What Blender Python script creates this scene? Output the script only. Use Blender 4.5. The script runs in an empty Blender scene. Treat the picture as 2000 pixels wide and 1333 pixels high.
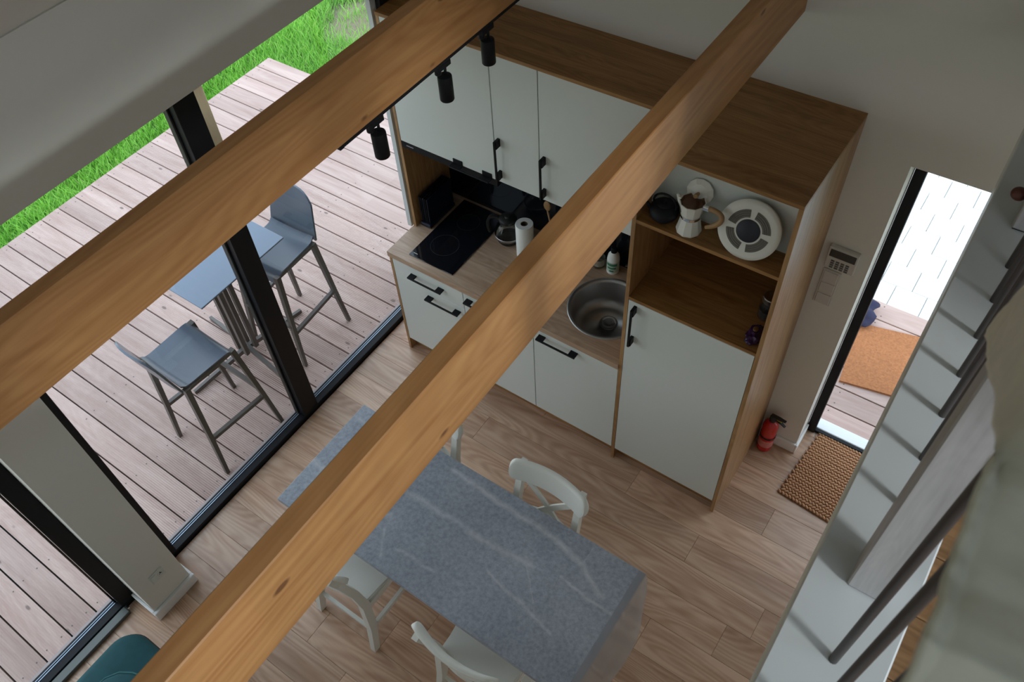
import bpy, bmesh, math, random
from mathutils import Vector, Matrix, noise
import numpy as np
random.seed(7); np.random.seed(7)
S = bpy.context.scene
COL = S.collection
PI = math.pi
# ------------------------------------------------------------------ camera
cam_d = bpy.data.cameras.new('camera'); cam = bpy.data.objects.new('camera', cam_d); COL.objects.link(cam)
CAM = Vector((2.58278, -2.26951, 4.26931))
Rw = Matrix(((0.81139082, 0.58015094, -0.07120274), (-0.41301022, 0.65525812, 0.63250245), (0.41360307, -0.48379922, 0.77127869)))
cam.matrix_world = Matrix.Translation(CAM) @ Rw.transposed().to_4x4()
cam_d.sensor_width = 36.0; cam_d.sensor_fit = 'HORIZONTAL'
cam_d.lens = 1640.305 / 2000 * 36.0
cam_d.shift_x = 56.985 / 2000; cam_d.shift_y = -32.933 / 2000
cam_d.clip_start = 0.05; cam_d.clip_end = 200
cam_d.dof.use_dof = True; cam_d.dof.focus_distance = 4.2; cam_d.dof.aperture_fstop = 10.0
S.camera = cam
# ------------------------------------------------------------------ world, exposure, daylight
S.view_settings.view_transform = 'Standard'; S.view_settings.look = 'None'
S.view_settings.gamma = 1.0; S.view_settings.use_curve_mapping = False
S.view_settings.exposure = 1.38
W = bpy.data.worlds.new('overcast_sky'); S.world = W; W.use_nodes = True
wn = W.node_tree; wn.nodes.clear()
wo = wn.nodes.new('ShaderNodeOutputWorld'); wb = wn.nodes.new('ShaderNodeBackground')
tc = wn.nodes.new('ShaderNodeTexCoord'); sx = wn.nodes.new('ShaderNodeSeparateXYZ'); wr = wn.nodes.new('ShaderNodeValToRGB')
wn.links.new(tc.outputs['Generated'], sx.inputs[0]); wn.links.new(sx.outputs['Z'], wr.inputs[0])
wr.color_ramp.elements[0].position = 0.0; wr.color_ramp.elements[0].color = (0.94, 0.96, 1.0, 1)
wr.color_ramp.elements[1].position = 0.9; wr.color_ramp.elements[1].color = (0.66, 0.81, 1.0, 1)
wn.links.new(wr.outputs[0], wb.inputs[0]); wb.inputs[1].default_value = 1.05
wn.links.new(wb.outputs[0], wo.inputs[0])
try: W.cycles.sampling_method = 'AUTOMATIC'
except Exception: pass
S.cycles.max_bounces = 10; S.cycles.diffuse_bounces = 6; S.cycles.transparent_max_bounces = 12
S.cycles.caustics_reflective = False; S.cycles.caustics_refractive = False
S.cycles.sample_clamp_indirect = 6.0
sun_d = bpy.data.lights.new('hazy_sun', 'SUN'); sun_d.energy = 0.95; sun_d.angle = math.radians(9); sun_d.color = (.93, .97, 1.0)
sun = bpy.data.objects.new('hazy_sun', sun_d); COL.objects.link(sun)
_az = math.atan2(-.34, .94); _el = math.radians(20)
sun.rotation_euler = Vector((math.cos(_az)*math.cos(_el), math.sin(_az)*math.cos(_el), math.sin(_el))).to_track_quat('Z', 'Y').to_euler()
def portal(name, loc, nrm, sx_, sy_, xdir=(0, 1, 0)):
    l = bpy.data.lights.new(name, 'AREA'); l.shape = 'RECTANGLE'; l.size = sx_; l.size_y = sy_; l.cycles.is_portal = True
    o = bpy.data.objects.new(name, l); COL.objects.link(o)
    z = -Vector(nrm).normalized(); x = Vector(xdir).normalized(); y = z.cross(x)
    o.matrix_world = Matrix.Translation(loc) @ Matrix((x, y, z)).transposed().to_4x4()
    return o

# ------------------------------------------------------------------ materials
def newmat(name):
    m = bpy.data.materials.new(name); m.use_nodes = True
    nt = m.node_tree; b = nt.nodes['Principled BSDF']
    return m, nt, b
def N(nt, t, **kw):
    n = nt.nodes.new(t)
    for k, v in kw.items(): setattr(n, k, v)
    return n
def setin(n, **kw):
    for k, v in kw.items(): n.inputs[k.replace('_', ' ')].default_value = v
def rgb(r, g, b):  # srgb 0-255 -> linear
    f = lambda c: (c/255/12.92) if c/255 <= .04045 else ((c/255+.055)/1.055)**2.4
    return (f(r), f(g), f(b), 1)
def lin(r, g, b): return (r, g, b, 1)
def plain(name, col, rough=.5, metal=0.0, var=.04, scale=30, bump=0.0, spec=.5, coat=0.0):
    m, nt, b = newmat(name)
    t = N(nt, 'ShaderNodeTexCoord'); n = N(nt, 'ShaderNodeTexNoise'); setin(n, Scale=scale, Detail=4.0)
    nt.links.new(t.outputs['Object'], n.inputs['Vector'])
    mx = N(nt, 'ShaderNodeMixRGB'); mx.inputs[1].default_value = tuple(c*(1-var) for c in col[:3])+(1,); mx.inputs[2].default_value = tuple(min(1, c*(1+var)) for c in col[:3])+(1,)
    nt.links.new(n.outputs['Fac'], mx.inputs[0]); nt.links.new(mx.outputs[0], b.inputs['Base Color'])
    b.inputs['Roughness'].default_value = rough; b.inputs['Metallic'].default_value = metal
    b.inputs['Specular IOR Level'].default_value = spec
    b.inputs['Coat Weight'].default_value = coat
    if bump:
        bp = N(nt, 'ShaderNodeBump'); setin(bp, Strength=bump, Distance=.003); nt.links.new(n.outputs['Fac'], bp.inputs['Height']); nt.links.new(bp.outputs[0], b.inputs['Normal'])
    return m
def wood(name, dark, light, axis='X', scale=1.0, rough=.5, ring=.35, rand=True, knots=0.0, knotcol=(.06, .03, .015, 1), groove=0.0, knotmax=.13, bump=.15, stain=0.0, stretch=14.0):
    """grain along one axis in object coordinates, shifted per object"""
    m, nt, b = newmat(name); L = nt.links.new
    t = N(nt, 'ShaderNodeTexCoord'); oi = N(nt, 'ShaderNodeObjectInfo')
    vm = N(nt, 'ShaderNodeVectorMath', operation='MULTIPLY_ADD')
    add = N(nt, 'ShaderNodeCombineXYZ')
    for i, k in enumerate((17.0, 31.0, 11.0)):
        mu = N(nt, 'ShaderNodeMath', operation='MULTIPLY'); mu.inputs[1].default_value = k if rand else 0.0
        L(oi.outputs['Random'], mu.inputs[0]); L(mu.outputs[0], add.inputs[i])
    sc = [scale*stretch]*3; sc['XYZ'.index(axis)] = scale*1.0
    vm.inputs[1].default_value = sc
    L(t.outputs['Object'], vm.inputs[0]); L(add.outputs[0], vm.inputs[2])
    n1 = N(nt, 'ShaderNodeTexNoise'); setin(n1, Scale=1.0, Detail=6.0, Roughness=.6, Distortion=.6); L(vm.outputs[0], n1.inputs['Vector'])
    # rings: bands of a stretched coarse noise
    vm2 = N(nt, 'ShaderNodeVectorMath', operation='MULTIPLY_ADD')
    sc2 = [scale*5.0]*3; sc2['XYZ'.index(axis)] = scale*.7
    vm2.inputs[1].default_value = sc2; L(t.outputs['Object'], vm2.inputs[0]); L(add.outputs[0], vm2.inputs[2])
    n2 = N(nt, 'ShaderNodeTexNoise'); setin(n2, Scale=1.0, Detail=1.5, Roughness=.4); L(vm2.outputs[0], n2.inputs['Vector'])
    mu = N(nt, 'ShaderNodeMath', operation='MULTIPLY'); mu.inputs[1].default_value = 150.0; L(n2.outputs['Fac'], mu.inputs[0])
    sn_ = N(nt, 'ShaderNodeMath', operation='SINE'); L(mu.outputs[0], sn_.inputs[0])
    fr = N(nt, 'ShaderNodeMath', operation='MULTIPLY_ADD'); fr.inputs[1].default_value = .5; fr.inputs[2].default_value = .5; L(sn_.outputs[0], fr.inputs[0])
    mix = N(nt, 'ShaderNodeMath', operation='MULTIPLY_ADD'); mix.inputs[1].default_value = -ring; L(fr.outputs[0], mix.inputs[0]); L(n1.outputs['Fac'], mix.inputs[2])
    ad = N(nt, 'ShaderNodeMath', operation='ADD'); ad.inputs[1].default_value = ring*.5; L(mix.outputs[0], ad.inputs[0])
    cr = N(nt, 'ShaderNodeValToRGB'); cr.color_ramp.elements[0].position = .28; cr.color_ramp.elements[1].position = .68
    cr.color_ramp.elements[0].color = dark; cr.color_ramp.elements[1].color = light; L(ad.outputs[0], cr.inputs[0])
    out = cr.outputs[0]
    if rand:
        hs = N(nt, 'ShaderNodeHueSaturation'); mr = N(nt, 'ShaderNodeMapRange'); setin(mr, To_Min=.86, To_Max=1.12); L(oi.outputs['Random'], mr.inputs[0]); L(mr.outputs[0], hs.inputs['Value']); L(out, hs.inputs['Color']); out = hs.outputs[0]
    if knots:
        vk = N(nt, 'ShaderNodeVectorMath', operation='MULTIPLY_ADD'); sk = [knots]*3; sk['XYZ'.index(axis)] = knots*.45
        if axis == 'Y': sk[0] = knots*.8
        vk.inputs[1].default_value = sk; L(t.outputs['Object'], vk.inputs[0]); L(add.outputs[0], vk.inputs[2])
        vo = N(nt, 'ShaderNodeTexVoronoi'); setin(vo, Scale=1.0); L(vk.outputs[0], vo.inputs['Vector'])
        mr = N(nt, 'ShaderNodeMapRange'); setin(mr, From_Min=.05, From_Max=knotmax, To_Min=.9, To_Max=0.0); L(vo.outputs['Distance'], mr.inputs[0])
        mk = N(nt, 'ShaderNodeMixRGB'); mk.inputs[2].default_value = knotcol; L(mr.outputs[0], mk.inputs[0]); L(out, mk.inputs[1]); out = mk.outputs[0]
    if stain:
        ns = N(nt, 'ShaderNodeTexNoise'); setin(ns, Scale=3.0, Detail=3.0); L(vm2.outputs[0], ns.inputs['Vector'])
        mr = N(nt, 'ShaderNodeMapRange'); setin(mr, From_Min=.5, From_Max=.75, To_Min=0.0, To_Max=stain); L(ns.outputs['Fac'], mr.inputs[0])
        mk = N(nt, 'ShaderNodeMixRGB'); mk.inputs[2].default_value = tuple(c*.55 for c in dark[:3])+(1,); L(mr.outputs[0], mk.inputs[0]); L(out, mk.inputs[1]); out = mk.outputs[0]
    L(out, b.inputs['Base Color']); b.inputs['Roughness'].default_value = rough
    bp = N(nt, 'ShaderNodeBump'); setin(bp, Strength=bump, Distance=.002); L(n1.outputs['Fac'], bp.inputs['Height'])
    L(bp.outputs[0], b.inputs['Normal'])
    if groove:
        sp = N(nt, 'ShaderNodeSeparateXYZ'); L(t.outputs['Object'], sp.inputs[0])
        m2 = N(nt, 'ShaderNodeMath', operation='MULTIPLY'); m2.inputs[1].default_value = 2*PI/groove; L(sp.outputs['Y'], m2.inputs[0])
        sn = N(nt, 'ShaderNodeMath', operation='SINE'); L(m2.outputs[0], sn.inputs[0])
        b2 = N(nt, 'ShaderNodeBump'); setin(b2, Strength=.6, Distance=.003); L(sn.outputs[0], b2.inputs['Height']); L(bp.outputs[0], b2.inputs['Normal']); L(b2.outputs[0], b.inputs['Normal'])
    return m
def glass(name, tint=(.97, .98, .98, 1), rough=0.0, ior=1.5):
    m, nt, b = newmat(name); nt.nodes.remove(b); L = nt.links.new
    out = nt.nodes['Material Output']; tr = N(nt, 'ShaderNodeBsdfTransparent'); tr.inputs[0].default_value = tint
    gl = N(nt, 'ShaderNodeBsdfGlossy'); gl.inputs['Roughness'].default_value = rough
    fr = N(nt, 'ShaderNodeFresnel'); fr.inputs[0].default_value = ior; mx = N(nt, 'ShaderNodeMixShader')
    geo = N(nt, 'ShaderNodeNewGeometry'); inv = N(nt, 'ShaderNodeMath', operation='SUBTRACT'); inv.inputs[0].default_value = 1.0; L(geo.outputs['Backfacing'], inv.inputs[1])
    ff = N(nt, 'ShaderNodeMath', operation='MULTIPLY'); L(fr.outputs[0], ff.inputs[0]); L(inv.outputs[0], ff.inputs[1])
    L(ff.outputs[0], mx.inputs[0]); L(tr.outputs[0], mx.inputs[1]); L(gl.outputs[0], mx.inputs[2]); L(mx.outputs[0], out.inputs[0])
    return m
M = {}
M['wall'] = plain('white_plaster', lin(.76, .752, .715), .75, var=.015, scale=40, bump=.05)
M['white'] = plain('white_lacquer', lin(.66, .70, .675), .42, var=.01)
M['whitechair'] = plain('white_painted_wood', lin(.76, .765, .72), .4, var=.02)
M['base'] = plain('baseboard_white', lin(.84, .84, .84), .4, var=.01)
M['oak'] = wood('oak_veneer', lin(.21, .095, .028), lin(.38, .195, .065), 'X', 1.6, .45, ring=.12, rand=False, bump=.05, stretch=18)
M['oakz'] = wood('oak_veneer_upright', lin(.26, .13, .048), lin(.44, .255, .115), 'Z', 1.6, .36, ring=.12, rand=False, bump=.05, stretch=18)
M['worktop'] = wood('worktop_oak', lin(.33, .21, .135), lin(.52, .37, .265), 'X', 1.6, .4, ring=.10, rand=False, bump=.05)
M['laminate'] = wood('oak_laminate', lin(.42, .235, .145), lin(.66, .445, .315), 'X', 1.1, .30, ring=.16, bump=.04, stain=.30)
M['deck'] = wood('weathered_larch', lin(.39, .258, .222), lin(.53, .385, .342), 'X', 1.0, .75, ring=.07, knots=7.0, knotmax=.085, knotcol=(.17, .12, .11, 1), bump=.12, stain=.14)
M['deckgroove'] = wood('weathered_larch_grooved', lin(.39, .258, .222), lin(.53, .385, .342), 'X', 1.0, .75, ring=.07, knots=7.0, knotmax=.085, knotcol=(.17, .12, .11, 1), bump=.12, stain=.14, groove=.0121)
M['pine'] = wood('pine_beam', lin(.36, .155, .050), lin(.50, .25, .094), 'Y', .8, .5, ring=.14, rand=True, stretch=30, knots=7.0, knotmax=.085, knotcol=(.13, .05, .018, 1), bump=.08)
M['loftwood'] = wood('loft_oak', lin(.15, .072, .030), lin(.27, .145, .065), 'X', 1.5, .5, ring=.15, stretch=30)
M['palewood'] = wood('pale_larch', lin(.86, .62, .42), lin(.93, .72, .52), 'Z', 1.5, .6, ring=.1, rand=False)
M['greywood'] = wood('whitewashed_post', lin(.33, .315, .32), lin(.43, .415, .42), 'Z', 3.0, .5, ring=.06, rand=False, stretch=26)
M['black'] = plain('black_metal', lin(.008, .008, .010), .45, var=.1, spec=.2)
M['blackgloss'] = plain('black_glass', lin(.006, .007, .010), .06, var=.0)
M['blackmat'] = plain('black_matt', lin(.007, .007, .009), .55, var=.1, spec=.2)
M['navyblack'] = plain('blue_black_plastic', lin(.010, .013, .026), .4, var=.1, spec=.3)
M['bar'] = plain('brown_black_steel', lin(.042, .034, .032), .45, var=.06)
M['steel'] = plain('brushed_steel', lin(.5, .5, .52), .28, 1.0, var=.06)
M['sink'] = plain('grey_sink_steel', lin(.40, .395, .39), .36, .75, var=.03, scale=200)
M['chrome'] = plain('chrome', lin(.8, .8, .8), .08, 1.0, var=0)
M['alu'] = plain('anodised_aluminium', lin(.30, .36, .45), .35, .5, var=.02)
M['greypl'] = plain('pale_grey_plastic', lin(.62, .60, .58), .4, var=.01)
M['red'] = plain('red_enamel', lin(.55, .012, .015), .25, var=.03, coat=.4)
M['rubber'] = plain('black_rubber', lin(.014, .014, .013), .5, var=.1)
M['yellow'] = plain('yellow_plastic', lin(.55, .42, .05), .5)
M['paper'] = plain('white_paper', lin(.80, .82, .80), .85, var=.02, bump=.2, scale=120)
M['brownlid'] = plain('copper_brown_lid', lin(.15, .075, .045), .22, .4)
M['handlewood'] = plain('light_wood_handle', lin(.33, .19, .08), .5, var=.15)
M['iron'] = plain('cast_iron', lin(.008, .008, .012), .6, var=.2, scale=80, bump=.3, spec=.25)
M['cream'] = plain('cream_plastic', lin(.78, .78, .735), .35, var=.01)
M['grille'] = plain('grey_grille', lin(.14, .13, .11), .6, var=.4, scale=400)
M['stoolblue'] = plain('slate_blue_moulded_plastic', lin(.085, .11, .15), .28, var=.05)
M['stoolleg'] = plain('taupe_painted_tube', lin(.085, .075, .068), .5, var=.05)
M['tableblue'] = plain('slate_bistro_tabletop', lin(.16, .205, .28), .28, var=.03)
M['teal'] = plain('teal_velvet', lin(.012, .082, .098), .85, var=.25, scale=25, bump=.2)
M['tealpipe'] = plain('teal_piping', lin(.05, .19, .20), .8, var=.1)
M['throw'] = plain('beige_boiled_wool', lin(.62, .59, .49), .95, var=.16, scale=28, bump=.8)
M['soil'] = plain('bare_soil', lin(.24, .18, .13), .95, var=.3, scale=14, bump=.5)
M['turf'] = plain('turf_underlay', lin(.06, .16, .02), .95, var=.4, scale=10)
M['paver'] = plain('pale_concrete_paver', lin(.84, .84, .83), .85, var=.05, scale=25, bump=.2)
M['sand'] = plain('jointing_sand', lin(.70, .70, .68), .95, var=.1)
M['coir'] = plain('coir_mat', lin(.36, .14, .055), .95, var=.5, scale=90, bump=1.0)
M['jute'] = plain('jute_braid', lin(.50, .26, .135), .9, var=.25, scale=90, bump=.5)
M['jutedark'] = plain('jute_backing', lin(.16, .08, .04), .95, var=.2)
M['navy'] = plain('navy_cloth', lin(.010, .012, .045), .85, var=.2)
M['purple'] = plain('purple_packet', lin(.030, .006, .045), .4, var=.3, scale=20)
M['gold'] = plain('gold_print', lin(.15, .07, .02), .5)
M['green'] = plain('green_label', lin(.05, .20, .12), .5, var=.2)
M['clearplastic'] = glass('clear_plastic', (.75, .80, .78, 1), .05, 1.5)
M['clearglass'] = glass('clear_glass', (.86, .88, .88, 1), .0, 1.5)
M['pane'] = glass('window_pane', (.95, .97, .96, 1), .0, 1.45)
M['coffee'] = plain('dark_coffee', lin(.012, .008, .006), .15)
M['redwood'] = plain('dark_red_wood', lin(.10, .025, .015), .5, var=.1)
M['gap'] = plain('shadow_gap_black', lin(.01, .01, .01), .8, var=0)
M['grass'] = None
def grassmat():
    m, nt, b = newmat('grass_blades'); L = nt.links.new
    g = N(nt, 'ShaderNodeNewGeometry'); cr = N(nt, 'ShaderNodeValToRGB'); el = cr.color_ramp.elements
    el[0].position = 0; el[0].color = lin(.18, .46, .05); el[1].position = 1; el[1].color = lin(.46, .80, .18)
    e = el.new(.9); e.color = lin(.38, .74, .13); e = el.new(.97); e.color = lin(.45, .50, .20)
    L(g.outputs['Random Per Island'], cr.inputs[0]); L(cr.outputs[0], b.inputs['Base Color'])
    b.inputs['Roughness'].default_value = .5
    tr = N(nt, 'ShaderNodeBsdfTranslucent'); L(cr.outputs[0], tr.inputs[0]); mx = N(nt, 'ShaderNodeMixShader'); mx.inputs[0].default_value = .4
    L(b.outputs[0], mx.inputs[1]); L(tr.outputs[0], mx.inputs[2]); L(mx.outputs[0], nt.nodes['Material Output'].inputs[0])
    return m
M['grass'] = grassmat()
def filmmat():
    m, nt, b = newmat('soft_clear_film'); L = nt.links.new
    b.inputs['Base Color'].default_value = lin(.42, .41, .43); b.inputs['Roughness'].default_value = .18
    tr = N(nt, 'ShaderNodeBsdfTransparent'); tr.inputs[0].default_value = (.9, .9, .92, 1); mx = N(nt, 'ShaderNodeMixShader'); mx.inputs[0].default_value = .5
    L(tr.outputs[0], mx.inputs[1]); L(b.outputs[0], mx.inputs[2]); L(mx.outputs[0], nt.nodes['Material Output'].inputs[0])
    return m
M['film'] = filmmat()
def marble():
    m, nt, b = newmat('grey_marble_laminate'); L = nt.links.new
    t = N(nt, 'ShaderNodeTexCoord')
    n1 = N(nt, 'ShaderNodeTexNoise'); setin(n1, Scale=55.0, Detail=8.0, Roughness=.75); L(t.outputs['Object'], n1.inputs['Vector'])
    n2 = N(nt, 'ShaderNodeTexNoise'); setin(n2, Scale=3.5, Detail=4.0); L(t.outputs['Object'], n2.inputs['Vector'])
    cr = N(nt, 'ShaderNodeValToRGB'); cr.color_ramp.elements[0].position = .32; cr.color_ramp.elements[1].position = .70
    cr.color_ramp.elements[0].color = lin(.25, .275, .325); cr.color_ramp.elements[1].color = lin(.46, .495, .56); L(n1.outputs['Fac'], cr.inputs[0])
    m0 = N(nt, 'ShaderNodeMixRGB', blend_type='MULTIPLY'); m0.inputs[0].default_value = .6
    c2 = N(nt, 'ShaderNodeValToRGB'); c2.color_ramp.elements[0].position = .3; c2.color_ramp.elements[1].position = .7; c2.color_ramp.elements[0].color = lin(.72, .74, .78); c2.color_ramp.elements[1].color = lin(1.1, 1.1, 1.1)
    L(n2.outputs['Fac'], c2.inputs[0]); L(cr.outputs[0], m0.inputs[1]); L(c2.outputs[0], m0.inputs[2])
    # wandering veins: distance to line segments in table coordinates
    nd = N(nt, 'ShaderNodeTexNoise'); setin(nd, Scale=9.0, Detail=5.0, Roughness=.6); L(t.outputs['Object'], nd.inputs['Vector'])
    pv = N(nt, 'ShaderNodeVectorMath', operation='MULTIPLY_ADD'); sub = N(nt, 'ShaderNodeVectorMath', operation='SUBTRACT'); sub.inputs[1].default_value = (.5, .5, .5)
    L(nd.outputs['Color'], sub.inputs[0]); L(sub.outputs[0], pv.inputs[0]); pv.inputs[1].default_value = (.045, .045, 0); L(t.outputs['Object'], pv.inputs[2])
    flat = N(nt, 'ShaderNodeVectorMath', operation='MULTIPLY'); flat.inputs[1].default_value = (1, 1, 0); L(pv.outputs[0], flat.inputs[0])
    cx, cy = TABLE_C
    V = [([(1.10, -.87), (1.40, -.889), (1.684, -.898), (1.843, -.93), (1.992, -1.011)], .020, .75),
         ([(.99, -1.085), (1.24, -1.075), (1.423, -1.085), (1.56, -1.07), (1.67, -1.064)], .020, .62),
         ([(1.013, -1.279), (1.087, -1.40)], .008, .5), ([(1.13, -1.33), (1.34, -1.322)], .012, .55),
         ([(1.53, -1.19), (1.698, -1.221), (1.90, -1.265)], .010, .6), ([(1.80, -1.03), (1.95, -1.052), (2.09, -1.062)], .009, .75),
         ([(1.631, -1.06), (1.70, -1.12), (1.766, -1.20)], .005, .5), ([(1.86, -.844), (1.85, -.93)], .004, .5),
         ([(.50, -1.2), (.75, -1.25), (1.0, -1.22)], .02, .5), ([(.5, -.9), (.9, -.93)], .015, .5)]
    acc = None
    for pts, w, st in V:
        for a, c in zip(pts[:-1], pts[1:]):
            a = Vector((a[0]-cx, a[1]-cy, 0)); d = Vector((c[0]-cx, c[1]-cy, 0))-a
            pa = N(nt, 'ShaderNodeVectorMath', operation='SUBTRACT'); pa.inputs[1].default_value = a; L(flat.outputs[0], pa.inputs[0])
            dt = N(nt, 'ShaderNodeVectorMath', operation='DOT_PRODUCT'); dt.inputs[1].default_value = d/d.length_squared; L(pa.outputs[0], dt.inputs[0])
            cl = N(nt, 'ShaderNodeClamp'); L(dt.outputs['Value'], cl.inputs[0])
            s = N(nt, 'ShaderNodeVectorMath', operation='SCALE'); s.inputs[0].default_value = d; L(cl.outputs[0], s.inputs['Scale'])
            ds = N(nt, 'ShaderNodeVectorMath', operation='DISTANCE'); L(pa.outputs[0], ds.inputs[0]); L(s.outputs[0], ds.inputs[1])
            mr = N(nt, 'ShaderNodeMapRange'); setin(mr, From_Min=0.0, From_Max=w*1.1, To_Min=st*.95, To_Max=0.0); L(ds.outputs['Value'], mr.inputs[0])
            if acc is None: acc = mr.outputs[0]
            else:
                mm = N(nt, 'ShaderNodeMath', operation='MAXIMUM'); L(acc, mm.inputs[0]); L(mr.outputs[0], mm.inputs[1]); acc = mm.outputs[0]
    n3 = N(nt, 'ShaderNodeTexNoise'); setin(n3, Scale=14.0, Detail=6.0, Roughness=.7); L(t.outputs['Object'], n3.inputs['Vector'])
    mr = N(nt, 'ShaderNodeMapRange'); setin(mr, From_Min=.3, From_Max=.7, To_Min=.25, To_Max=1.1); L(n3.outputs['Fac'], mr.inputs[0])
    ml = N(nt, 'ShaderNodeMath', operation='MULTIPLY'); L(acc, ml.inputs[0]); L(mr.outputs[0], ml.inputs[1])
    mv = N(nt, 'ShaderNodeMixRGB'); mv.inputs[2].default_value = lin(.68, .69, .72); L(ml.outputs[0], mv.inputs[0]); L(m0.outputs[0], mv.inputs[1])
    L(mv.outputs[0], b.inputs['Base Color']); b.inputs['Roughness'].default_value = .30
    return m
TABLE_C = (1.295, -1.135)
M['marble'] = marble()

# ------------------------------------------------------------------ mesh helpers
OFF = {}
def finish(name, bm, mat, parent=None, smooth=False, kind=None, label=None, cat=None, group=None, auto=None):
    """one mesh object; the shapes are given in the coordinates of the (unmoved) root"""
    me = bpy.data.meshes.new(name)
    off = OFF.get(parent.name, Vector()) if parent else Vector()
    if off.length: bmesh.ops.translate(bm, vec=-off, verts=bm.verts)
    bmesh.ops.recalc_face_normals(bm, faces=bm.faces)
    bm.to_mesh(me); bm.free()
    if smooth:
        for p in me.polygons: p.use_smooth = True
        if auto is not None: me.set_sharp_from_angle(angle=math.radians(auto))
    o = bpy.data.objects.new(name, me); COL.objects.link(o)
    if mat: me.materials.append(mat)
    if parent: o.parent = parent; OFF[o.name] = off
    else: OFF[o.name] = Vector()
    tag(o, label, cat, group, kind)
    return o
def tag(o, label=None, cat=None, group=None, kind=None):
    if kind: o['kind'] = kind
    if label: o['label'] = label
    if cat: o['category'] = cat
    if group: o['group'] = group
    return o
def root(name, loc, label=None, cat=None, group=None, kind=None):
    o = bpy.data.objects.new(name, None); COL.objects.link(o); o.location = loc; o.empty_display_size = .1
    OFF[o.name] = Vector(loc)
    return tag(o, label, cat, group, kind)
def copy_tree(o, parent=None):
    c = o.copy(); COL.objects.link(c)
    if parent: c.parent = parent
    for ch in list(o.children): copy_tree(ch, c)
    return c
def BM(): return bmesh.new()
def box(bm, x0, x1, y0, y1, z0, z1, bev=0.0, seg=1):
    vs = [bm.verts.new((x, y, z)) for x in (x0, x1) for y in (y0, y1) for z in (z0, z1)]
    f = [(0, 1, 3, 2), (4, 6, 7, 5), (0, 4, 5, 1), (2, 3, 7, 6), (0, 2, 6, 4), (1, 5, 7, 3)]
    fs = [bm.faces.new([vs[i] for i in q]) for q in f]
    if bev:
        es = list({e for q in fs for e in q.edges})
        bmesh.ops.bevel(bm, geom=es, offset=bev, segments=seg, affect='EDGES', profile=.5)
    return bm
def prism(bm, pts, axis, a, b):
    """pts in the two other axes (cyclic order), extruded along axis from a to b"""
    def mk(p, t):
        return {'X': (t, p[0], p[1]), 'Y': (p[0], t, p[1]), 'Z': (p[0], p[1], t)}[axis]
    A = [bm.verts.new(mk(p, a)) for p in pts]; B = [bm.verts.new(mk(p, b)) for p in pts]
    n = len(pts)
    bm.faces.new(A); bm.faces.new(B[::-1])
    for i in range(n): bm.faces.new((A[i], B[i], B[(i+1) % n], A[(i+1) % n]))
    return bm
def lathe(bm, prof, c=(0, 0, 0), seg=24, mat=None, cap=True):
    rings = []
    T = Matrix.Translation(c) @ (mat or Matrix())
    for r, z in prof:
        if r < 1e-6: rings.append([bm.verts.new(T @ Vector((0, 0, z)))])
        else: rings.append([bm.verts.new(T @ Vector((r*math.cos(2*PI*i/seg), r*math.sin(2*PI*i/seg), z))) for i in range(seg)])
    for A, B in zip(rings[:-1], rings[1:]):
        for i in range(seg):
            j = (i+1) % seg
            a = (A[i], A[j]) if len(A) > 1 else (A[0],); b = (B[j], B[i]) if len(B) > 1 else (B[0],)
            if len(a)+len(b) > 2: bm.faces.new(a+b)
    if cap:
        if len(rings[0]) > 1: bm.faces.new(rings[0][::-1])
        if len(rings[-1]) > 1: bm.faces.new(rings[-1])
    return bm
def sweep(bm, pts, w, t=None, side=None, n=4, cap=True, closed=False):
    """sweep a profile along points. n=4: rectangle w (along side) x t ; n>4: ellipse. w,t may be lists"""
    P = [Vector(p) for p in pts]; k = len(P); t = w if t is None else t
    W_ = w if isinstance(w, (list, tuple)) else [w]*k; T_ = t if isinstance(t, (list, tuple)) else [t]*k
    rings = []; prev = None
    for i, p in enumerate(P):
        if closed: d = (P[(i+1) % k]-P[i-1]).normalized()
        else: d = (P[min(i+1, k-1)]-P[max(i-1, 0)]).normalized()
        if side is not None: s = Vector(side)
        elif prev is not None: s = prev
        else: s = Vector((1, 0, 0)) if abs(d.x) < .8 else Vector((0, 1, 0))
        s = (s-d*s.dot(d)).normalized(); prev = s; u = d.cross(s)
        ring = []
        for q in range(n):
            if n == 4: a, b = ((-.5, -.5), (.5, -.5), (.5, .5), (-.5, .5))[q]
            else: a, b = .5*math.cos(2*PI*q/n), .5*math.sin(2*PI*q/n)
            ring.append(bm.verts.new(p+s*(a*W_[i])+u*(b*T_[i])))
        rings.append(ring)
    prs = list(zip(rings[:-1], rings[1:]))+([(rings[-1], rings[0])] if closed else [])
    for A, B in prs:
        for q in range(n): bm.faces.new((A[q], A[(q+1) % n], B[(q+1) % n], B[q]))
    if cap and not closed: bm.faces.new(rings[0][::-1]); bm.faces.new(rings[-1])
    return bm
def tube(bm, pts, r, n=8): return sweep(bm, pts, 2*r, 2*r, n=n)
def arc(c, r, a0, a1, n, plane='XZ'):
    out = []
    for i in range(n+1):
        a = a0+(a1-a0)*i/n; u, v = r*math.cos(a), r*math.sin(a)
        out.append({'XZ': (c[0]+u, c[1], c[2]+v), 'YZ': (c[0], c[1]+u, c[2]+v), 'XY': (c[0]+u, c[1]+v, c[2])}[plane])
    return out
def bez(p0, p1, p2, p3, n):
    p0, p1, p2, p3 = map(Vector, (p0, p1, p2, p3)); o = []
    for i in range(n+1):
        t = i/n; o.append(p0*(1-t)**3+p1*3*t*(1-t)**2+p2*3*t*t*(1-t)+p3*t**3)
    return o
def struct(name, bm, mat, parent=None): return finish(name, bm, mat, parent, kind=None if parent else 'structure')

YB = 0.595          # face of the back wall
RIDGE = (2.3, 5.27)
YF = -4.6
XR = 3.9
ZR = 4.55         # height of the right wall, where the roof comes down
# ================================================================== SETTING
def slope0(x): return 2.97+x
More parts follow.
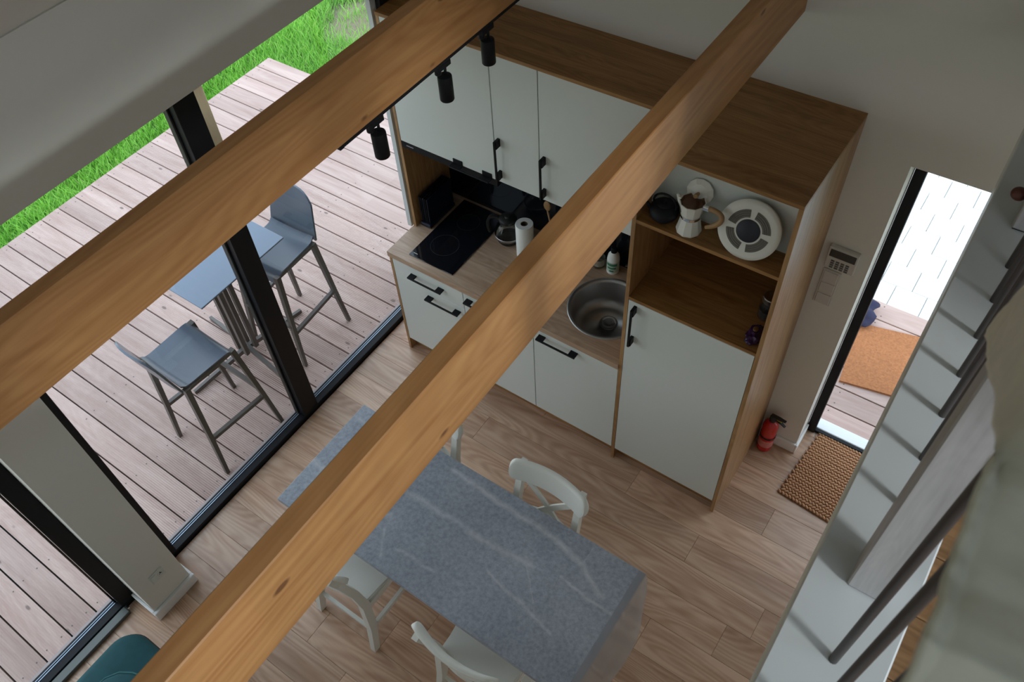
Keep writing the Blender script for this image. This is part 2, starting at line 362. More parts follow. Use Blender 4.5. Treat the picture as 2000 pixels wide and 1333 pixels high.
# floor: sub-floor with laminate planks
fl = struct('floor', box(BM(), -.30, XR, YF, .80, -.12, -.012), M['gap'])
pitch = .18
plank_meshes = {}
def plank_mesh(nm, L_, w, h, mat, bev=.0012):
    k = (nm, round(L_, 3), round(w, 4))
    if k not in plank_meshes:
        bm = BM(); box(bm, -L_/2, L_/2, -w/2, w/2, -h, 0, bev); me = bpy.data.meshes.new(nm); bm.to_mesh(me); bm.free(); me.materials.append(mat); plank_meshes[k] = me
    return plank_meshes[k]
def add_plank(parent, nm, x0, x1, y0, y1, ztop, h, mat, gap=.0008):
    me = plank_mesh(nm, x1-x0-gap, y1-y0-gap, h, mat)
    o = bpy.data.objects.new(nm, me); COL.objects.link(o); o.parent = parent
    o.location = Vector(((x0+x1)/2, (y0+y1)/2, ztop))-OFF.get(parent.name, Vector())
    return o
starts = [.75, -.30, 1.23, .33, 1.02]
for r in range(-26, 5):
    y0 = .02+pitch*r; y1 = min(y0+pitch, .80)
    if y0 < YF: continue
    lim = -.18
    s = {-2: .75, -3: .75+.45, -1: .30, 0: 1.02, 1: .55}.get(r, starts[r % 5])
    xs = [lim]+[x for x in (s-1.38, s, s+1.38, s+2.76, s+4.14) if lim+.1 < x < XR-.1]+[XR-.002]
    for a, b in zip(xs[:-1], xs[1:]): add_plank(fl, 'plank', a, b, y0, y1, 0, .011, M['laminate'])
# back wall with the entry opening (two pieces of wall and the gable above)
DX0, DX1, DZ = 2.337, 3.24, 2.083
bm = BM(); box(bm, -.30, DX0, YB, YB+.25, -.1, DZ); box(bm, DX1, XR, YB, YB+.25, -.1, DZ)
prism(bm, [(-.30, DZ), (XR, DZ), (XR, ZR), RIDGE, (0, 2.97), (-.30, 2.72)], 'Y', YB, YB+.25)
struct('wall_back', bm, M['wall'])
# left wall: pier between the two sliding windows, header above them
HZ = 2.45
bm = BM(); box(bm, -.30, .008, -2.125, -1.885, -.1, HZ); box(bm, -.30, .008, YF, -4.3, -.1, HZ); box(bm, -.30, 0.008, YF, YB, HZ, 2.97)
struct('wall_left', bm, M['wall'])
GX0, GX1, GZ0, GZ1 = 1.75, 2.75, 3.1, 4.0        # unseen gable window added in the front wall to lift the upper light
bm = BM(); box(bm, -.30, GX0, YF-.25, YF, -.1, GZ0); box(bm, GX1, XR, YF-.25, YF, -.1, GZ0); box(bm, GX0, GX1, YF-.25, YF, -.1, GZ0)
prism(bm, [(-.30, GZ0), (GX0, GZ0), (GX0, slope0(GX0)), (0, 2.97)], 'Y', YF-.25, YF)
prism(bm, [(GX1, GZ0), (XR, GZ0), (XR, ZR), (GX1, RIDGE[1]-(GX1-RIDGE[0])*.45)], 'Y', YF-.25, YF)
prism(bm, [(GX0, GZ1), (GX1, GZ1), (GX1, RIDGE[1]-(GX1-RIDGE[0])*.45), RIDGE, (GX0, slope0(GX0))], 'Y', YF-.25, YF)
struct('wall_front', bm, M['wall'])
portal('added_gable_portal', ((GX0+GX1)/2, YF-.2, (GZ0+GZ1)/2), (0, 1, 0), GX1-GX0, GZ1-GZ0, (1, 0, 0))
w = root('added_window_4', ((GX0+GX1)/2, YF-.12, GZ0), kind='structure')
bm = BM()
for q in ((GX0, GX0+.06, GZ0, GZ1), (GX1-.06, GX1, GZ0, GZ1), (GX0, GX1, GZ0, GZ0+.06), (GX0, GX1, GZ1-.06, GZ1)): box(bm, q[0], q[1], YF-.15, YF-.09, q[2], q[3])
finish('frame', bm, M['white'], w)
bm = BM(); box(bm, GX0+.06, GX1-.06, YF-.125, YF-.118, GZ0+.06, GZ1-.06); finish('pane', bm, M['pane'], w)
WY0, WY1, WZ0, WZ1 = -3.3, -1.22, 2.90, 4.02      # upper window in the right wall, beside the loft
bm = BM(); box(bm, XR, XR+.25, YF-.25, WY0, -.1, ZR); box(bm, XR, XR+.25, WY1, YB+.25, -.1, ZR); box(bm, XR, XR+.25, WY0, WY1, -.1, WZ0); box(bm, XR, XR+.25, WY0, WY1, WZ1, ZR)
struct('wall_right', bm, M['wall'])
# sloping ceiling with the eave over the deck
bm = BM()
prism(bm, [(-.55, 2.58), (-.55, 2.70), (-.3, 2.95), (RIDGE[0], RIDGE[1]+.3), (RIDGE[0], RIDGE[1]), (0.0, 2.97), (-.30, 2.67), (-.30, 2.44)], 'Y', YF-.6, YB+.25)
RX0, RX1, RY0, RY1 = 2.75, 3.45, -3.3, -2.2          # unseen roof window added over the loft to brighten the wool throw
def sl(x): return RIDGE[1]-(x-RIDGE[0])*.45
def rs(x0, x1, y0, y1): prism(bm, [(x0, sl(x0)), (x1, sl(x1)), (x1, sl(x1)+.28), (x0, sl(x0)+.28)], 'Y', y0, y1)
rs(RIDGE[0], RX0, YF-.25, YB+.25); rs(RX1, XR+.25, YF-.25, YB+.25); rs(RX0, RX1, YF-.25, RY0); rs(RX0, RX1, RY1, YB+.25)
struct('ceiling', bm, M['wall'])
portal('added_roof_portal', ((RX0+RX1)/2+.08, (RY0+RY1)/2, sl((RX0+RX1)/2)+.2), (-.45, 0, -1), RY1-RY0, .77)
portal('upper_window_portal', (XR+.2, (WY0+WY1)/2, (WZ0+WZ1)/2), (-1, 0, 0), WY1-WY0, WZ1-WZ0)
portal('sliding_window_portal', (-.245, -.66, 1.23), (1, 0, 0), 2.5, 2.45)
portal('second_window_portal', (-.245, -3.2, 1.23), (1, 0, 0), 2.2, 2.45)
portal('entry_portal', (2.78, YB+.24, 1.05), (0, -1, 0), .9, 2.07, (1, 0, 0))
w = root('added_window_5', ((RX0+RX1)/2, (RY0+RY1)/2, sl(RX1)), kind='structure')
bm = BM()
def bar_s(x0, x1, y0, y1, h=.05): prism(bm, [(x0, sl(x0)+.10), (x1, sl(x1)+.10), (x1, sl(x1)+.10+h), (x0, sl(x0)+.10+h)], 'Y', y0, y1)
bar_s(RX0, RX0+.05, RY0, RY1); bar_s(RX1-.05, RX1, RY0, RY1); bar_s(RX0, RX1, RY0, RY0+.05); bar_s(RX0, RX1, RY1-.05, RY1); finish('frame', bm, M['white'], w)
bm = BM(); bar_s(RX0+.05, RX1-.05, RY0+.05, RY1-.05, .008); finish('pane', bm, M['pane'], w)
w = root('window_3', (XR+.1, (WY0+WY1)/2, WZ0), kind='structure')
bm = BM()
for q in ((WY0, WY0+.06, WZ0, WZ1), (WY1-.06, WY1, WZ0, WZ1), (WY0, WY1, WZ0, WZ0+.06), (WY0, WY1, WZ1-.06, WZ1)): box(bm, XR+.08, XR+.14, *q)
finish('frame', bm, M['white'], w)
bm = BM(); box(bm, XR+.105, XR+.112, WY0+.06, WY1-.06, WZ0+.06, WZ1-.06); finish('pane', bm, M['pane'], w)
# ---- sliding windows
SILL = plain('pinkish_grey_sill', lin(.36, .30, .29), .6)
def window_sliding(name, y0, y1, stile_y, XI=-.185):
    w = root(name, (-.22, (y0+y1)/2, 0), kind='structure')
    bm = BM(); box(bm, -.262, XI, y0, y1, -.02, .034, .003); finish('bottom_rail', bm, M['black'], w)
    bm = BM(); box(bm, -.246, -.242, y0, y1, .034, .037); box(bm, -.234, -.229, y0, y1, .034, .037); finish('track', bm, M['alu'], w)
    bm = BM(); box(bm, -.292, -.262, y0, y1, -.02, .010); finish('outer_sill', bm, SILL, w)
    bm = BM(); box(bm, -.262, XI, y0, y1, HZ-.09, HZ, .003); finish('head_frame', bm, M['black'], w)
    for a, b in stile_y:
        bm = BM(); box(bm, -.258, XI, a, b, .034, HZ-.09, .003); finish('stile', bm, M['black'], w)
        bm = BM(); box(bm, -.262, XI-.045, a-.012, a-.002, .034, HZ-.09, .002); finish('gasket', bm, M['rubber'], w)
    e = [y0]+[v for ab in stile_y for v in ab]+[y1]
    for a, b in zip(e[0::2], e[1::2]):
        if b-a > .05:
            bm = BM(); box(bm, -.232, -.226, a, b, .034, HZ-.09); finish('pane', bm, M['pane'], w)
    return w
window_sliding('window_1', -1.885, .595, [(-1.884, -1.825), (-.785, -.672), (.54, .594)])
w2 = window_sliding('window_2', -4.30, -2.125, [(-4.299, -4.24), (-3.3, -3.15), (-2.205, -2.126)])
finish('sill_strip', box(BM(), -.183, -.135, -4.28, -2.20, .001, .028, .003), plain('grey_threshold', lin(.10, .105, .095), .35, .4), w2)
finish('end_stop', box(BM(), -.180, -.150, -2.199, -2.185, .001, .03, .003), M['chrome'], w2)
# white strip and shadow gap between the glass and the kitchen
struct('trim_1', box(BM(), -.060, -.032, .25, YB, .86, HZ), plain('pale_grey_trim', lin(.60, .64, .66), .4, var=.02))
struct('trim_2', box(BM(), -.0315, -.002, .285, YB, .0, HZ), M['gap'])
# baseboards
struct('baseboard_left', (lambda b: (box(b, .008, .028, -2.14, -1.87, 0, .075, .003), box(b, -.17, .008, -1.884, -1.87, 0, .075, .003), box(b, -.17, .008, -2.14, -2.126, 0, .075, .003), b)[-1])(BM()), M['base'])
struct('baseboard_back', (lambda b: (box(b, 2.131, DX0, YB-.016, YB, 0, .08, .003), box(b, DX0, DX0+.012, YB-.016, YB+.16, 0, .08, .003), b)[-1])(BM()), M['base'])
# entry door: black frame, threshold, glass
d = root('door_1', (2.8, .79, 0), kind='structure')
bm = BM(); box(bm, DX0+.004, DX0+.050, .768, .812, 0, DZ-.06, .003); box(bm, DX1-.050, DX1-.004, .768, .812, 0, DZ-.06, .003); box(bm, DX0+.004, DX1-.004, .768, .812, DZ-.06, DZ, .003); finish('door_frame', bm, M['black'], d)
bm = BM(); box(bm, DX0+.002, DX1-.002, .80, .875, -.02, .022, .004); finish('threshold', bm, M['base'], d)
bm = BM(); box(bm, DX0+.002, DX1-.002, .778, .799, -.02, .018, .002); finish('seal', bm, M['black'], d)
bm = BM(); box(bm, DX0+.050, DX1-.050, .790, .796, .022, DZ-.06); finish('pane', bm, M['pane'], d)
# loft: curb along the edge and the boarded landing behind it
LX0, LX1, LZ = 2.614, 2.783, 2.85
struct('trim_3', box(BM(), LX0, LX1, YF, YB, 2.573, LZ, .003), plain('white_satin_ledge', lin(.62, .63, .64), .38, var=.01))
lf = struct('floor.001', box(BM(), LX1, XR, YF, YB, 2.573, 2.775), M['wall'])
i = 0; y = YF
while y < YB-.01:
    y1 = min(y+.125, YB); s = [3.5, 3.95, 3.2][i % 3]
    for a, b in ((LX1+.001, s), (s, XR-.001)): add_plank(lf, 'plank', a, b, y, y1, 2.797, .020, M['loftwood'], .002)
    y = y1; i += 1
# ================================================================== OUTDOORS
deck = root('timber_deck', (-1.7, -.5, -.03), 'weathered larch deck wrapping round the house outside the sliding glass', 'deck')
Yend = 1.962; p = .158
def deck_row(x0, x1, ya, yb, groove): add_plank(deck, 'board', x0, x1, ya+.0043, yb-.0043, -.022, .026, M['deckgroove' if groove else 'deck'], 0)
yy = Yend; k = 0
while yy > YF-.2:
    ya = yy-p
    if ya > YB+.25:
        deck_row(-3.26, .45, ya, yy, k % 2); deck_row(.455, 2.9, ya, yy, k % 3 != 0); deck_row(2.905, 5.0, ya, yy, True)
    else: deck_row(-3.26, -.302, ya, yy, ya > -.75)
    yy = ya; k += 1
bm = BM(); box(bm, -3.24, -.31, YF-.2, Yend-.01, -.09, -.049); box(bm, -.31, 4.98, YB+.26, Yend-.01, -.09, -.049); finish('gap_shade_sheet', bm, M['gap'], deck)  # solid black sheets; their colour stands for shade below the board gaps
bm = BM(); box(bm, -3.262, -3.242, YF-.2, Yend, -.16, -.03); box(bm, -3.26, 5.0, Yend-.02, Yend, -.16, -.03); finish('skirt_board', bm, M['deck'], deck)
bm = BM()
yy = Yend
while yy > YF:
    for x in ([-3.2, -2.6, -2.0, -1.4, -.8, -.36] if yy-p < YB+.25 else [-3.2, -2.6, -2.0, -1.4, -.8, -.2, 2.4, 3.0]):
        for q in (.035, .123):
            lathe(bm, [(.0045, -.0225), (.0045, -.0212)], (x+random.uniform(-.01, .01), yy-q, 0), 6)
    yy -= p
finish('deck_screws', bm, M['stoolleg'], deck, kind='stuff')
# ground and grass
bm = BM(); prism(bm, [(-14, -14), (14, -14), (14, 14), (-14, 14)], 'Z', -.6, -.17); struct('ground', bm, M['turf'])
def soil(x, y): return (x+3.0)**2/.55**2+(y-3.0)**2/.45**2
def grass_patch(n, regs, hmin, hmax):
    V = []; F = []
    for _ in range(n):
        x0, x1, y0, y1 = random.choice(regs)
        x = random.uniform(x0, x1); y = random.uniform(y0, y1); s = soil(x, y)
        if s+.8*noise.noise(Vector((x*4, y*4, 2))) < .8 and random.random() < .80: continue
        cl = noise.noise(Vector((x*2.2, y*2.2, 0)))
        h = random.uniform(hmin, hmax)*(1+.5*cl); a = random.uniform(0, 2*PI); b = random.uniform(0, 2*PI); w = random.uniform(.0025, .0055)
        dx, dy = math.cos(a)*w, math.sin(a)*w; lx, ly = math.cos(b)*h*random.uniform(.2, .8), math.sin(b)*h*random.uniform(.2, .8)
        i = len(V); z = -.17
        V += [(x-dx, y-dy, z), (x+dx, y+dy, z), (x-dx*.8+lx*.35, y-dy*.8+ly*.35, z+h*.6), (x+dx*.8+lx*.35, y+dy*.8+ly*.35, z+h*.6), (x+lx, y+ly, z+h)]
        F += [(i, i+1, i+3, i+2), (i+2, i+3, i+4)]
    me = bpy.data.meshes.new('lawn_grass'); me.from_pydata(V, [], F); me.materials.append(M['grass'])
    o = bpy.data.objects.new('lawn_grass', me); COL.objects.link(o)
    return tag(o, 'bright green lawn grass growing beyond the edge of the timber deck', 'grass', kind='stuff')
grass_patch(90000, [(-5.2, -3.27, -1.4, 4.6)]*3+[(-3.27, -.6, 1.98, 5.0)]*2+[(-7.0, -5.2, -1, 6)], .07, .16)
bm = BM(); n = 20
lathe(bm, [(.55, -.169), (.30, -.150), (0, -.145)], (-3.0, 3.0, 0), n); o = finish('bare_soil_patch', bm, M['soil'], label='bare patch of pale soil in the lawn past the deck corner', cat='soil', smooth=True)
# pavers past the entry deck
pv = root('paved_path', (2.8, 3.2, -.1), 'pale concrete paving beyond the entry deck, bright in daylight', 'paving')
finish('jointing_sand', box(BM(), 1.4, 4.4, 1.975, 5.2, -.169, -.075), M['sand'], pv)
for j in range(16):
    for i2 in range(16):
        x0 = 1.4+.2*i2-(.1 if j % 2 else 0); y0 = 1.98+.2*j
        if x0 < 1.4 or x0 > 4.2: continue
        add_plank(pv, 'paver', x0, x0+.2, y0, y0+.2, -.055+random.uniform(-.002, .002), .05, M['paver'], .006)
# coir mat outside, tilted a little as it lies
bm = BM(); prism(bm, [(2.373, 1.208), (2.70, 1.273), (2.96, 1.325), (2.90, 1.83), (2.66, 1.785), (2.307, 1.70)], 'Z', -.021, -.006); finish('coir_doormat', bm, M['coir'], label='plain orange coir doormat on the deck boards outside the entry door', cat='doormat')
# navy bundle
bm = BM(); bmesh.ops.create_icosphere(bm, subdivisions=3, radius=1.0)
for v in bm.verts:
    c = v.co; q = 1+.35*noise.noise(c*1.7+Vector((3, 1, 0)))+.12*noise.noise(c*4.5); pinch = .35+.65*min(1, abs(c.y-.25)*2.2)
    v.co = Vector((2.312+c.x*q*.085*pinch, 1.79+c.y*q*.115, .022+c.z*q*.042*pinch))
finish('navy_cloth_bundle', bm, M['navy'], smooth=True, label='crumpled navy cloth bundle on the deck beside the orange mat', cat='bag')
# pale wooden bracket under the eave outside the black stile
bm = BM(); box(bm, -.66, -.58, -.55, -.392, 1.42, 2.55, .004); finish('eave_bracket', bm, M['palewood'], label='pale larch timber bracket outside the glass beside the black stile', cat='bracket')

# ---- bar stools outside
def make_stool(label):
    t = root('bar_stool', (0, 0, 0), label, 'stool', 'moulded stools at the outdoor bar table')
    # shell: seat that curls down in front; back a separate curved panel
    bm = BM(); nx, ny = 8, 14; th = .012
    def seatpt(u, v):   # u -1..1 across, v 0 back .. 1 front
        x = u*(.185-.012*(1-v)); y = -.185+.37*v; z = .75-.012*(1-u*u)
        if v > .8: q = (v-.8)/.2; z -= .055*q*q; y -= .02*q*q
        if v < .12: z += .03*((.12-v)/.12)**2
        return Vector((x, y, z))
    def shell(f, nx, ny, nrm):
        A = [[bm.verts.new(f(2*i/nx-1, j/ny)) for i in range(nx+1)] for j in range(ny+1)]
        B = [[bm.verts.new(f(2*i/nx-1, j/ny)-nrm*th) for i in range(nx+1)] for j in range(ny+1)]
        for j in range(ny):
            for i in range(nx):
                bm.faces.new((A[j][i], A[j][i+1], A[j+1][i+1], A[j+1][i])); bm.faces.new((B[j][i], B[j+1][i], B[j+1][i+1], B[j][i+1]))
        bd = [(0, i) for i in range(nx)]+[(j, nx) for j in range(ny)]+[(ny, i) for i in range(nx, 0, -1)]+[(j, 0) for j in range(ny, 0, -1)]
        for q in range(len(bd)):
            a, b = bd[q], bd[(q+1) % len(bd)]
            bm.faces.new((A[a[0]][a[1]], B[a[0]][a[1]], B[b[0]][b[1]], A[b[0]][b[1]]))
    shell(seatpt, nx, ny, Vector((0, 0, 1))); finish('seat', bm, M['stoolblue'], t, smooth=True, auto=50)
    bm = BM()
    def backpt(u, v):
        h = .30*(1-.22*u*u*u*u); z = .745+h*v; y = -.185-.055*v-.045*v*v*0-.035*(1-u*u)*(.35+.65*v)
        x = u*(.185-.018*v)
        return Vector((x, y, z))
    shell(backpt, 10, 8, Vector((0, 1, .1))); finish('backrest', bm, M['stoolblue'], t, smooth=True, auto=50)
    bm = BM()
    for sx_ in (-1, 1):
        for sy in (-1, 1):
            b = BM(); sweep(b, [(sx_*.172, sy*.165-(.012 if sy > 0 else 0), .735), (sx_*.20, sy*.195, .30), (sx_*.222, sy*.222, -.02)], [.034, .03, .024], [.03, .026, .022], side=(1, 0, 0)); finish('leg', b, M['stoolleg'], t)
    bm.free()
    for a, b_ in (((-.203, -.2, .30), (-.203, .2, .27)), ((.203, -.2, .30), (.203, .2, .27)), ((-.2, .196, .33), (.2, .196, .33))):
        b = BM(); sweep(b, [a, b_], .024, .024); finish('footrest', b, M['stoolleg'], t)
    b = BM(); sweep(b, [(-.172, 0, .725), (.172, 0, .725)], .04, .02); sweep(b, [(-.172, -.16, .725), (-.172, .15, .725)], .022, .02); sweep(b, [(.172, -.16, .725), (.172, .15, .725)], .022, .02); finish('seat_frame', b, M['stoolleg'], t)
    return t
s1 = make_stool('grey moulded bar stool nearer the loft beam, its back to the white wall pier')
s2 = copy_tree(s1); s2['label'] = 'grey moulded bar stool tucked behind the bistro table, nearer the kitchen'
s1.location = (-.555, -1.085, 0); s1.rotation_euler.z = math.radians(-2)
s2.location = (-.722, -.262, 0); s2.rotation_euler.z = PI+math.radians(2)
# ---- bistro table outside
t = root('bistro_table', (-.85, -.60, 0), 'slate blue square bar table on crossed taupe feet out on the deck', 'table')
finish('tabletop', box(BM(), -1.12, -.497, -.93, -.305, .99, 1.0, .003, 2), M['tableblue'], t)
bm = BM(); box(bm, -1.0, -.62, -.64, -.59, .965, .99); finish('top_plate', bm, M['stoolleg'], t)
for px_, py_ in ((-.93, -.63), (-.85, -.635), (-.93, -.56), (-.85, -.555)):
    b = BM(); sweep(b, [(px_, py_, .97), (px_, py_, .03)], .028, .028, side=(1, 0, 0)); finish('column', b, M['stoolleg'], t)
for a in (20, 110, 200, 290):
    e = Vector((-.89+.44*math.cos(math.radians(a-27)), -.592+.44*math.sin(math.radians(a-27)), -.008))
    b = BM(); sweep(b, [(-.89, -.592, .035), e], [.034, .028], [.028, .02], side=(0, 0, 1)); finish('foot', b, M['stoolleg'], t)

# ================================================================== KITCHEN
ZW = .893; X1, X2, X3 = .522, .983, 1.493; X4 = X3+.636; ZD = .112
ZT = 2.25; YU = .239
def bar_handle(parent, x0, x1, z, y=0.0):
    b = BM()
    for a in (x0, x1-.042): box(b, a, a+.042, y-.034, y+.001, z-.001, z+.009, .0015)
    box(b, x0, x1, y-.040, y-.031, z-.002, z+.009, .0015)
    return finish('handle', b, M['blackmat'], parent)
def bar_handle_v(parent, x, z0, z1, y):
    b = BM()
    for a in (z0, z1-.045): box(b, x-.009, x+.006, y-.034, y+.001, a, a+.045, .0015)
    box(b, x-.009, x+.002, y-.040, y-.031, z0, z1, .0015)
    return finish('handle', b, M['blackmat'], parent)
def front(parent, nm, x0, x1, z0, z1, yf, th=.0195, g=.0022):
    return finish(nm, box(BM(), x0+g, x1-g, yf, yf+th, z0, z1, .0012), M['white'], parent)
def carcass(parent, x0, x1, y0, y1, z0, z1): return finish('carcass', box(BM(), x0, x1, y0, y1, z0, z1), M['gap'], parent)  # black colour stands in for the shade seen through gaps between fronts
ZF = .853
c1 = root('base_cabinet', (.27, .3, 0), 'white fronted base cabinet under the black hob with two bar handles', 'cabinet')
finish('side_panel', box(BM(), 0, .018, 0, YB, 0, ZW-.038), M['oakz'], c1)
carcass(c1, .018, X1, .02, YB, ZD, ZF+.002)
dr = front(c1, 'drawer', .018, X1, .704, ZF, 0); bar_handle(dr, .150, .388, .782)
do = front(c1, 'door', .018, X1, ZD, .7025, 0); bar_handle(do, .254, .492, .655)
finish('plinth', box(BM(), .018, X1, .05, .066, 0, ZD), M['oak'], c1)
c2 = root('base_cabinet', (.75, .3, 0), 'white fronted base cabinet between the hob cabinet and sink cabinet', 'cabinet')
carcass(c2, X1, X2, .02, YB, ZD, ZF+.002); do = front(c2, 'door', X1, X2, ZD, ZF, 0); bar_handle(do, .548, .788, .806)
finish('plinth', box(BM(), X1, X2, .05, .066, 0, ZD), M['oak'], c2)
c3 = root('base_cabinet', (1.24, .3, 0), 'white fronted base cabinet under the round sink', 'cabinet')
b = BM(); box(b, X2, X2+.016, .02, YB, ZD, ZF+.002); box(b, X3-.016, X3-.001, .02, YB, ZD, ZF+.002); box(b, X2, X3-.001, .02, YB, ZD, ZD+.016); finish('carcass', b, M['oakz'], c3)
do = front(c3, 'door', X2, X3, ZD, ZF, 0); bar_handle(do, 1.021, 1.259, .808)
finish('plinth', box(BM(), X2, X3-.001, .05, .066, 0, ZD), M['oak'], c3)
# worktop with the round sink cut-out
SC = (1.262, .285); SR = .205
b = BM()
def loop_v(z):
    o = [(-.003, -.008), (X3-.001, -.008), (X3-.001, YB), (-.003, YB)]
    O = [b.verts.new((x, y, z)) for x, y in o]
    C = [b.verts.new((SC[0]+(SR-.006)*math.cos(2*PI*i/48), SC[1]+(SR-.006)*math.sin(2*PI*i/48), z)) for i in range(48)]
    es = [b.edges.new((O[i], O[(i+1) % 4])) for i in range(4)]+[b.edges.new((C[i], C[(i+1) % 48])) for i in range(48)]
    bmesh.ops.triangle_fill(b, use_beauty=True, edges=es); return O, C
O1, C1 = loop_v(ZW); O0, C0 = loop_v(ZW-.038)
for A, B_ in ((O1, O0), (C1, C0)):
    for i in range(len(A)): b.faces.new((A[i], A[(i+1) % len(A)], B_[(i+1) % len(A)], B_[i]))
finish('worktop', b, M['worktop'], label='pale oak worktop along the kitchen run under hob and sink', cat='worktop')
# sink
s = root('kitchen_sink', (SC[0], SC[1], ZW), 'round grey steel sink set in the oak worktop', 'sink')
b = BM(); lathe(b, [(SR+.006, ZW+.0005), (SR+.005, ZW+.004), (SR-.002, ZW+.0045), (SR-.010, ZW+.001), (SR-.016, ZW-.012), (SR-.026, ZW-.115), (SR-.042, ZW-.148), (SR-.07, ZW-.165), (.045, ZW-.175), (.045, ZW-.185), (0, ZW-.186)], (SC[0], SC[1], 0), 56, cap=False)
finish('bowl', b, M['sink'], s, smooth=True)
b = BM(); c = (SC[0]-.01, SC[1]+.045, 0); z = ZW-.172
lathe(b, [(.048, z-.004), (.048, z+.002), (.041, z+.003), (.038, z-.001), (.030, z-.001), (.029, z+.004), (.017, z+.006), (.015, z+.010), (0, z+.011)], c, 32); finish('drain', b, M['steel'], s, smooth=True, auto=40)
b = BM(); T = Matrix.Translation((SC[0]+.085, SC[1]+.148, ZW-.05)) @ Matrix.Rotation(math.radians(-30), 4, 'Z') @ Matrix.Rotation(math.radians(88), 4, 'X')
lathe(b, [(.016, -.002), (.016, .004), (.011, .005), (.010, .001), (0, .001)], (0, 0, 0), 20, T); finish('overflow', b, M['chrome'], s, smooth=True, auto=40)
# tap
t = root('kitchen_tap', (1.43, .53, ZW), 'chrome kitchen tap with a short lever beside the tall cabinet', 'tap')
b = BM(); lathe(b, [(.026, ZW), (.026, ZW+.01), (.021, ZW+.014), (.021, ZW+.115), (.017, ZW+.125), (0, ZW+.127)], (1.43, .53, 0), 24); finish('body', b, M['chrome'], t, smooth=True, auto=40)
b = BM(); tube(b, bez((1.43, .53, ZW+.09), (1.42, .46, ZW+.15), (1.38, .40, ZW+.14), (1.35, .36, ZW+.10), 10), .010, 10); finish('spout', b, M['chrome'], t, smooth=True)
b = BM(); sweep(b, [(1.43, .53, ZW+.125), (1.36, .515, ZW+.14), (1.243, .495, ZW+.125)], [.022, .02, .014], [.014, .010, .006], side=(0, 1, 0)); finish('lever', b, M['chrome'], t)
# splashback
finish('splashback', box(BM(), .019, X3-.001, YB-.010, YB-.001, ZW+.0005, 1.475), M['blackgloss'], label='glossy black splashback panel behind the worktop', cat='splashback')
# hob
h = root('induction_hob', (.277, .30, ZW), 'narrow black glass hob set in the worktop', 'hob')
finish('glass_plate', box(BM(), .123, .430, .038, .566, ZW+.0004, ZW+.006, .002), M['blackgloss'], h)
ringm = plain('faint_grey_print', lin(.035, .036, .04), .25, var=0)
for cx_, cy_, r in ((.256, .200, .082), (.262, .420, .066)):
    b = BM(); z = ZW+.0063
    P_ = [[b.verts.new((cx_+(r+q)*math.cos(2*PI*i/48), cy_+(r+q)*math.sin(2*PI*i/48), z)) for i in range(48)] for q in (-.0012, .0012)]
    for i in range(48): b.faces.new((P_[0][i], P_[0][(i+1) % 48], P_[1][(i+1) % 48], P_[1][i]))
    finish('cooking_zone', b, ringm, h)
b = BM(); box(b, .140, .168, .060, .0635, ZW+.006, ZW+.0064); finish('printed_mark', b, M['greypl'], h)
# wall cabinets
U = [(.018, .634), (.634, .888), (.888, X3)]
ZU = 1.52; ZUT = ZT-.018
u1 = root('wall_cabinet', (.33, .42, ZU), 'white wall cabinet door over the extractor hood, leftmost and nearest the glass', 'cabinet')
finish('side_panel', box(BM(), 0, .018, YU, YB, ZW+.0005, ZUT), M['oakz'], u1)
carcass(u1, U[0][0], U[0][1], YU+.02, YB-.012, ZU, ZUT-.001)
do = front(u1, 'door', *U[0], ZU, ZUT-.001, YU)
b = BM()
for a in (.364, .546): box(b, a, a+.06, YU-.004, YU+.019, ZU-.004, ZU+.028, .0015); box(b, a, a+.06, YU-.034, YU-.002, ZU-.004, ZU+.002)
box(b, .364, .606, YU-.040, YU-.030, ZU-.006, ZU+.002, .0015)
finish('handle', b, M['blackmat'], do)
u2 = root('wall_cabinet', (.76, .42, ZU), 'narrow white wall cabinet with an upright black handle', 'cabinet')
carcass(u2, U[1][0], U[1][1], YU+.02, YB-.012, ZU, ZUT-.001); do = front(u2, 'door', *U[1], ZU, ZUT-.001, YU); bar_handle_v(do, .664, 1.552, 1.79, YU)
u3 = root('wall_cabinet', (1.19, .42, ZU), 'wide white wall cabinet beside the tall cabinet, partly behind the beam', 'cabinet')
carcass(u3, U[2][0], X3-.001, YU+.02, YB-.012, ZU, ZUT-.001); do = front(u3, 'door', U[2][0], X3-.001, ZU, ZUT-.001, YU); bar_handle_v(do, .918, 1.552, 1.788, YU)
finish('cabinet_top_board', box(BM(), 0, X3-.0005, YU-.004, YB, ZUT, ZT, .001), M['oak'], label='long oak top board lying over the white wall cabinets', cat='board')
hd = root('extractor_hood', (.33, .42, 1.475), 'slim black extractor hood under the leftmost wall cabinet', 'hood')
finish('body', box(BM(), .0185, .634, YU+.002, YB-.012, 1.474, ZU-.001, .002), M['blackmat'], hd)
finish('maker_mark', box(BM(), .052, .098, YU+.0012, YU+.003, 1.494, 1.500), M['steel'], hd)
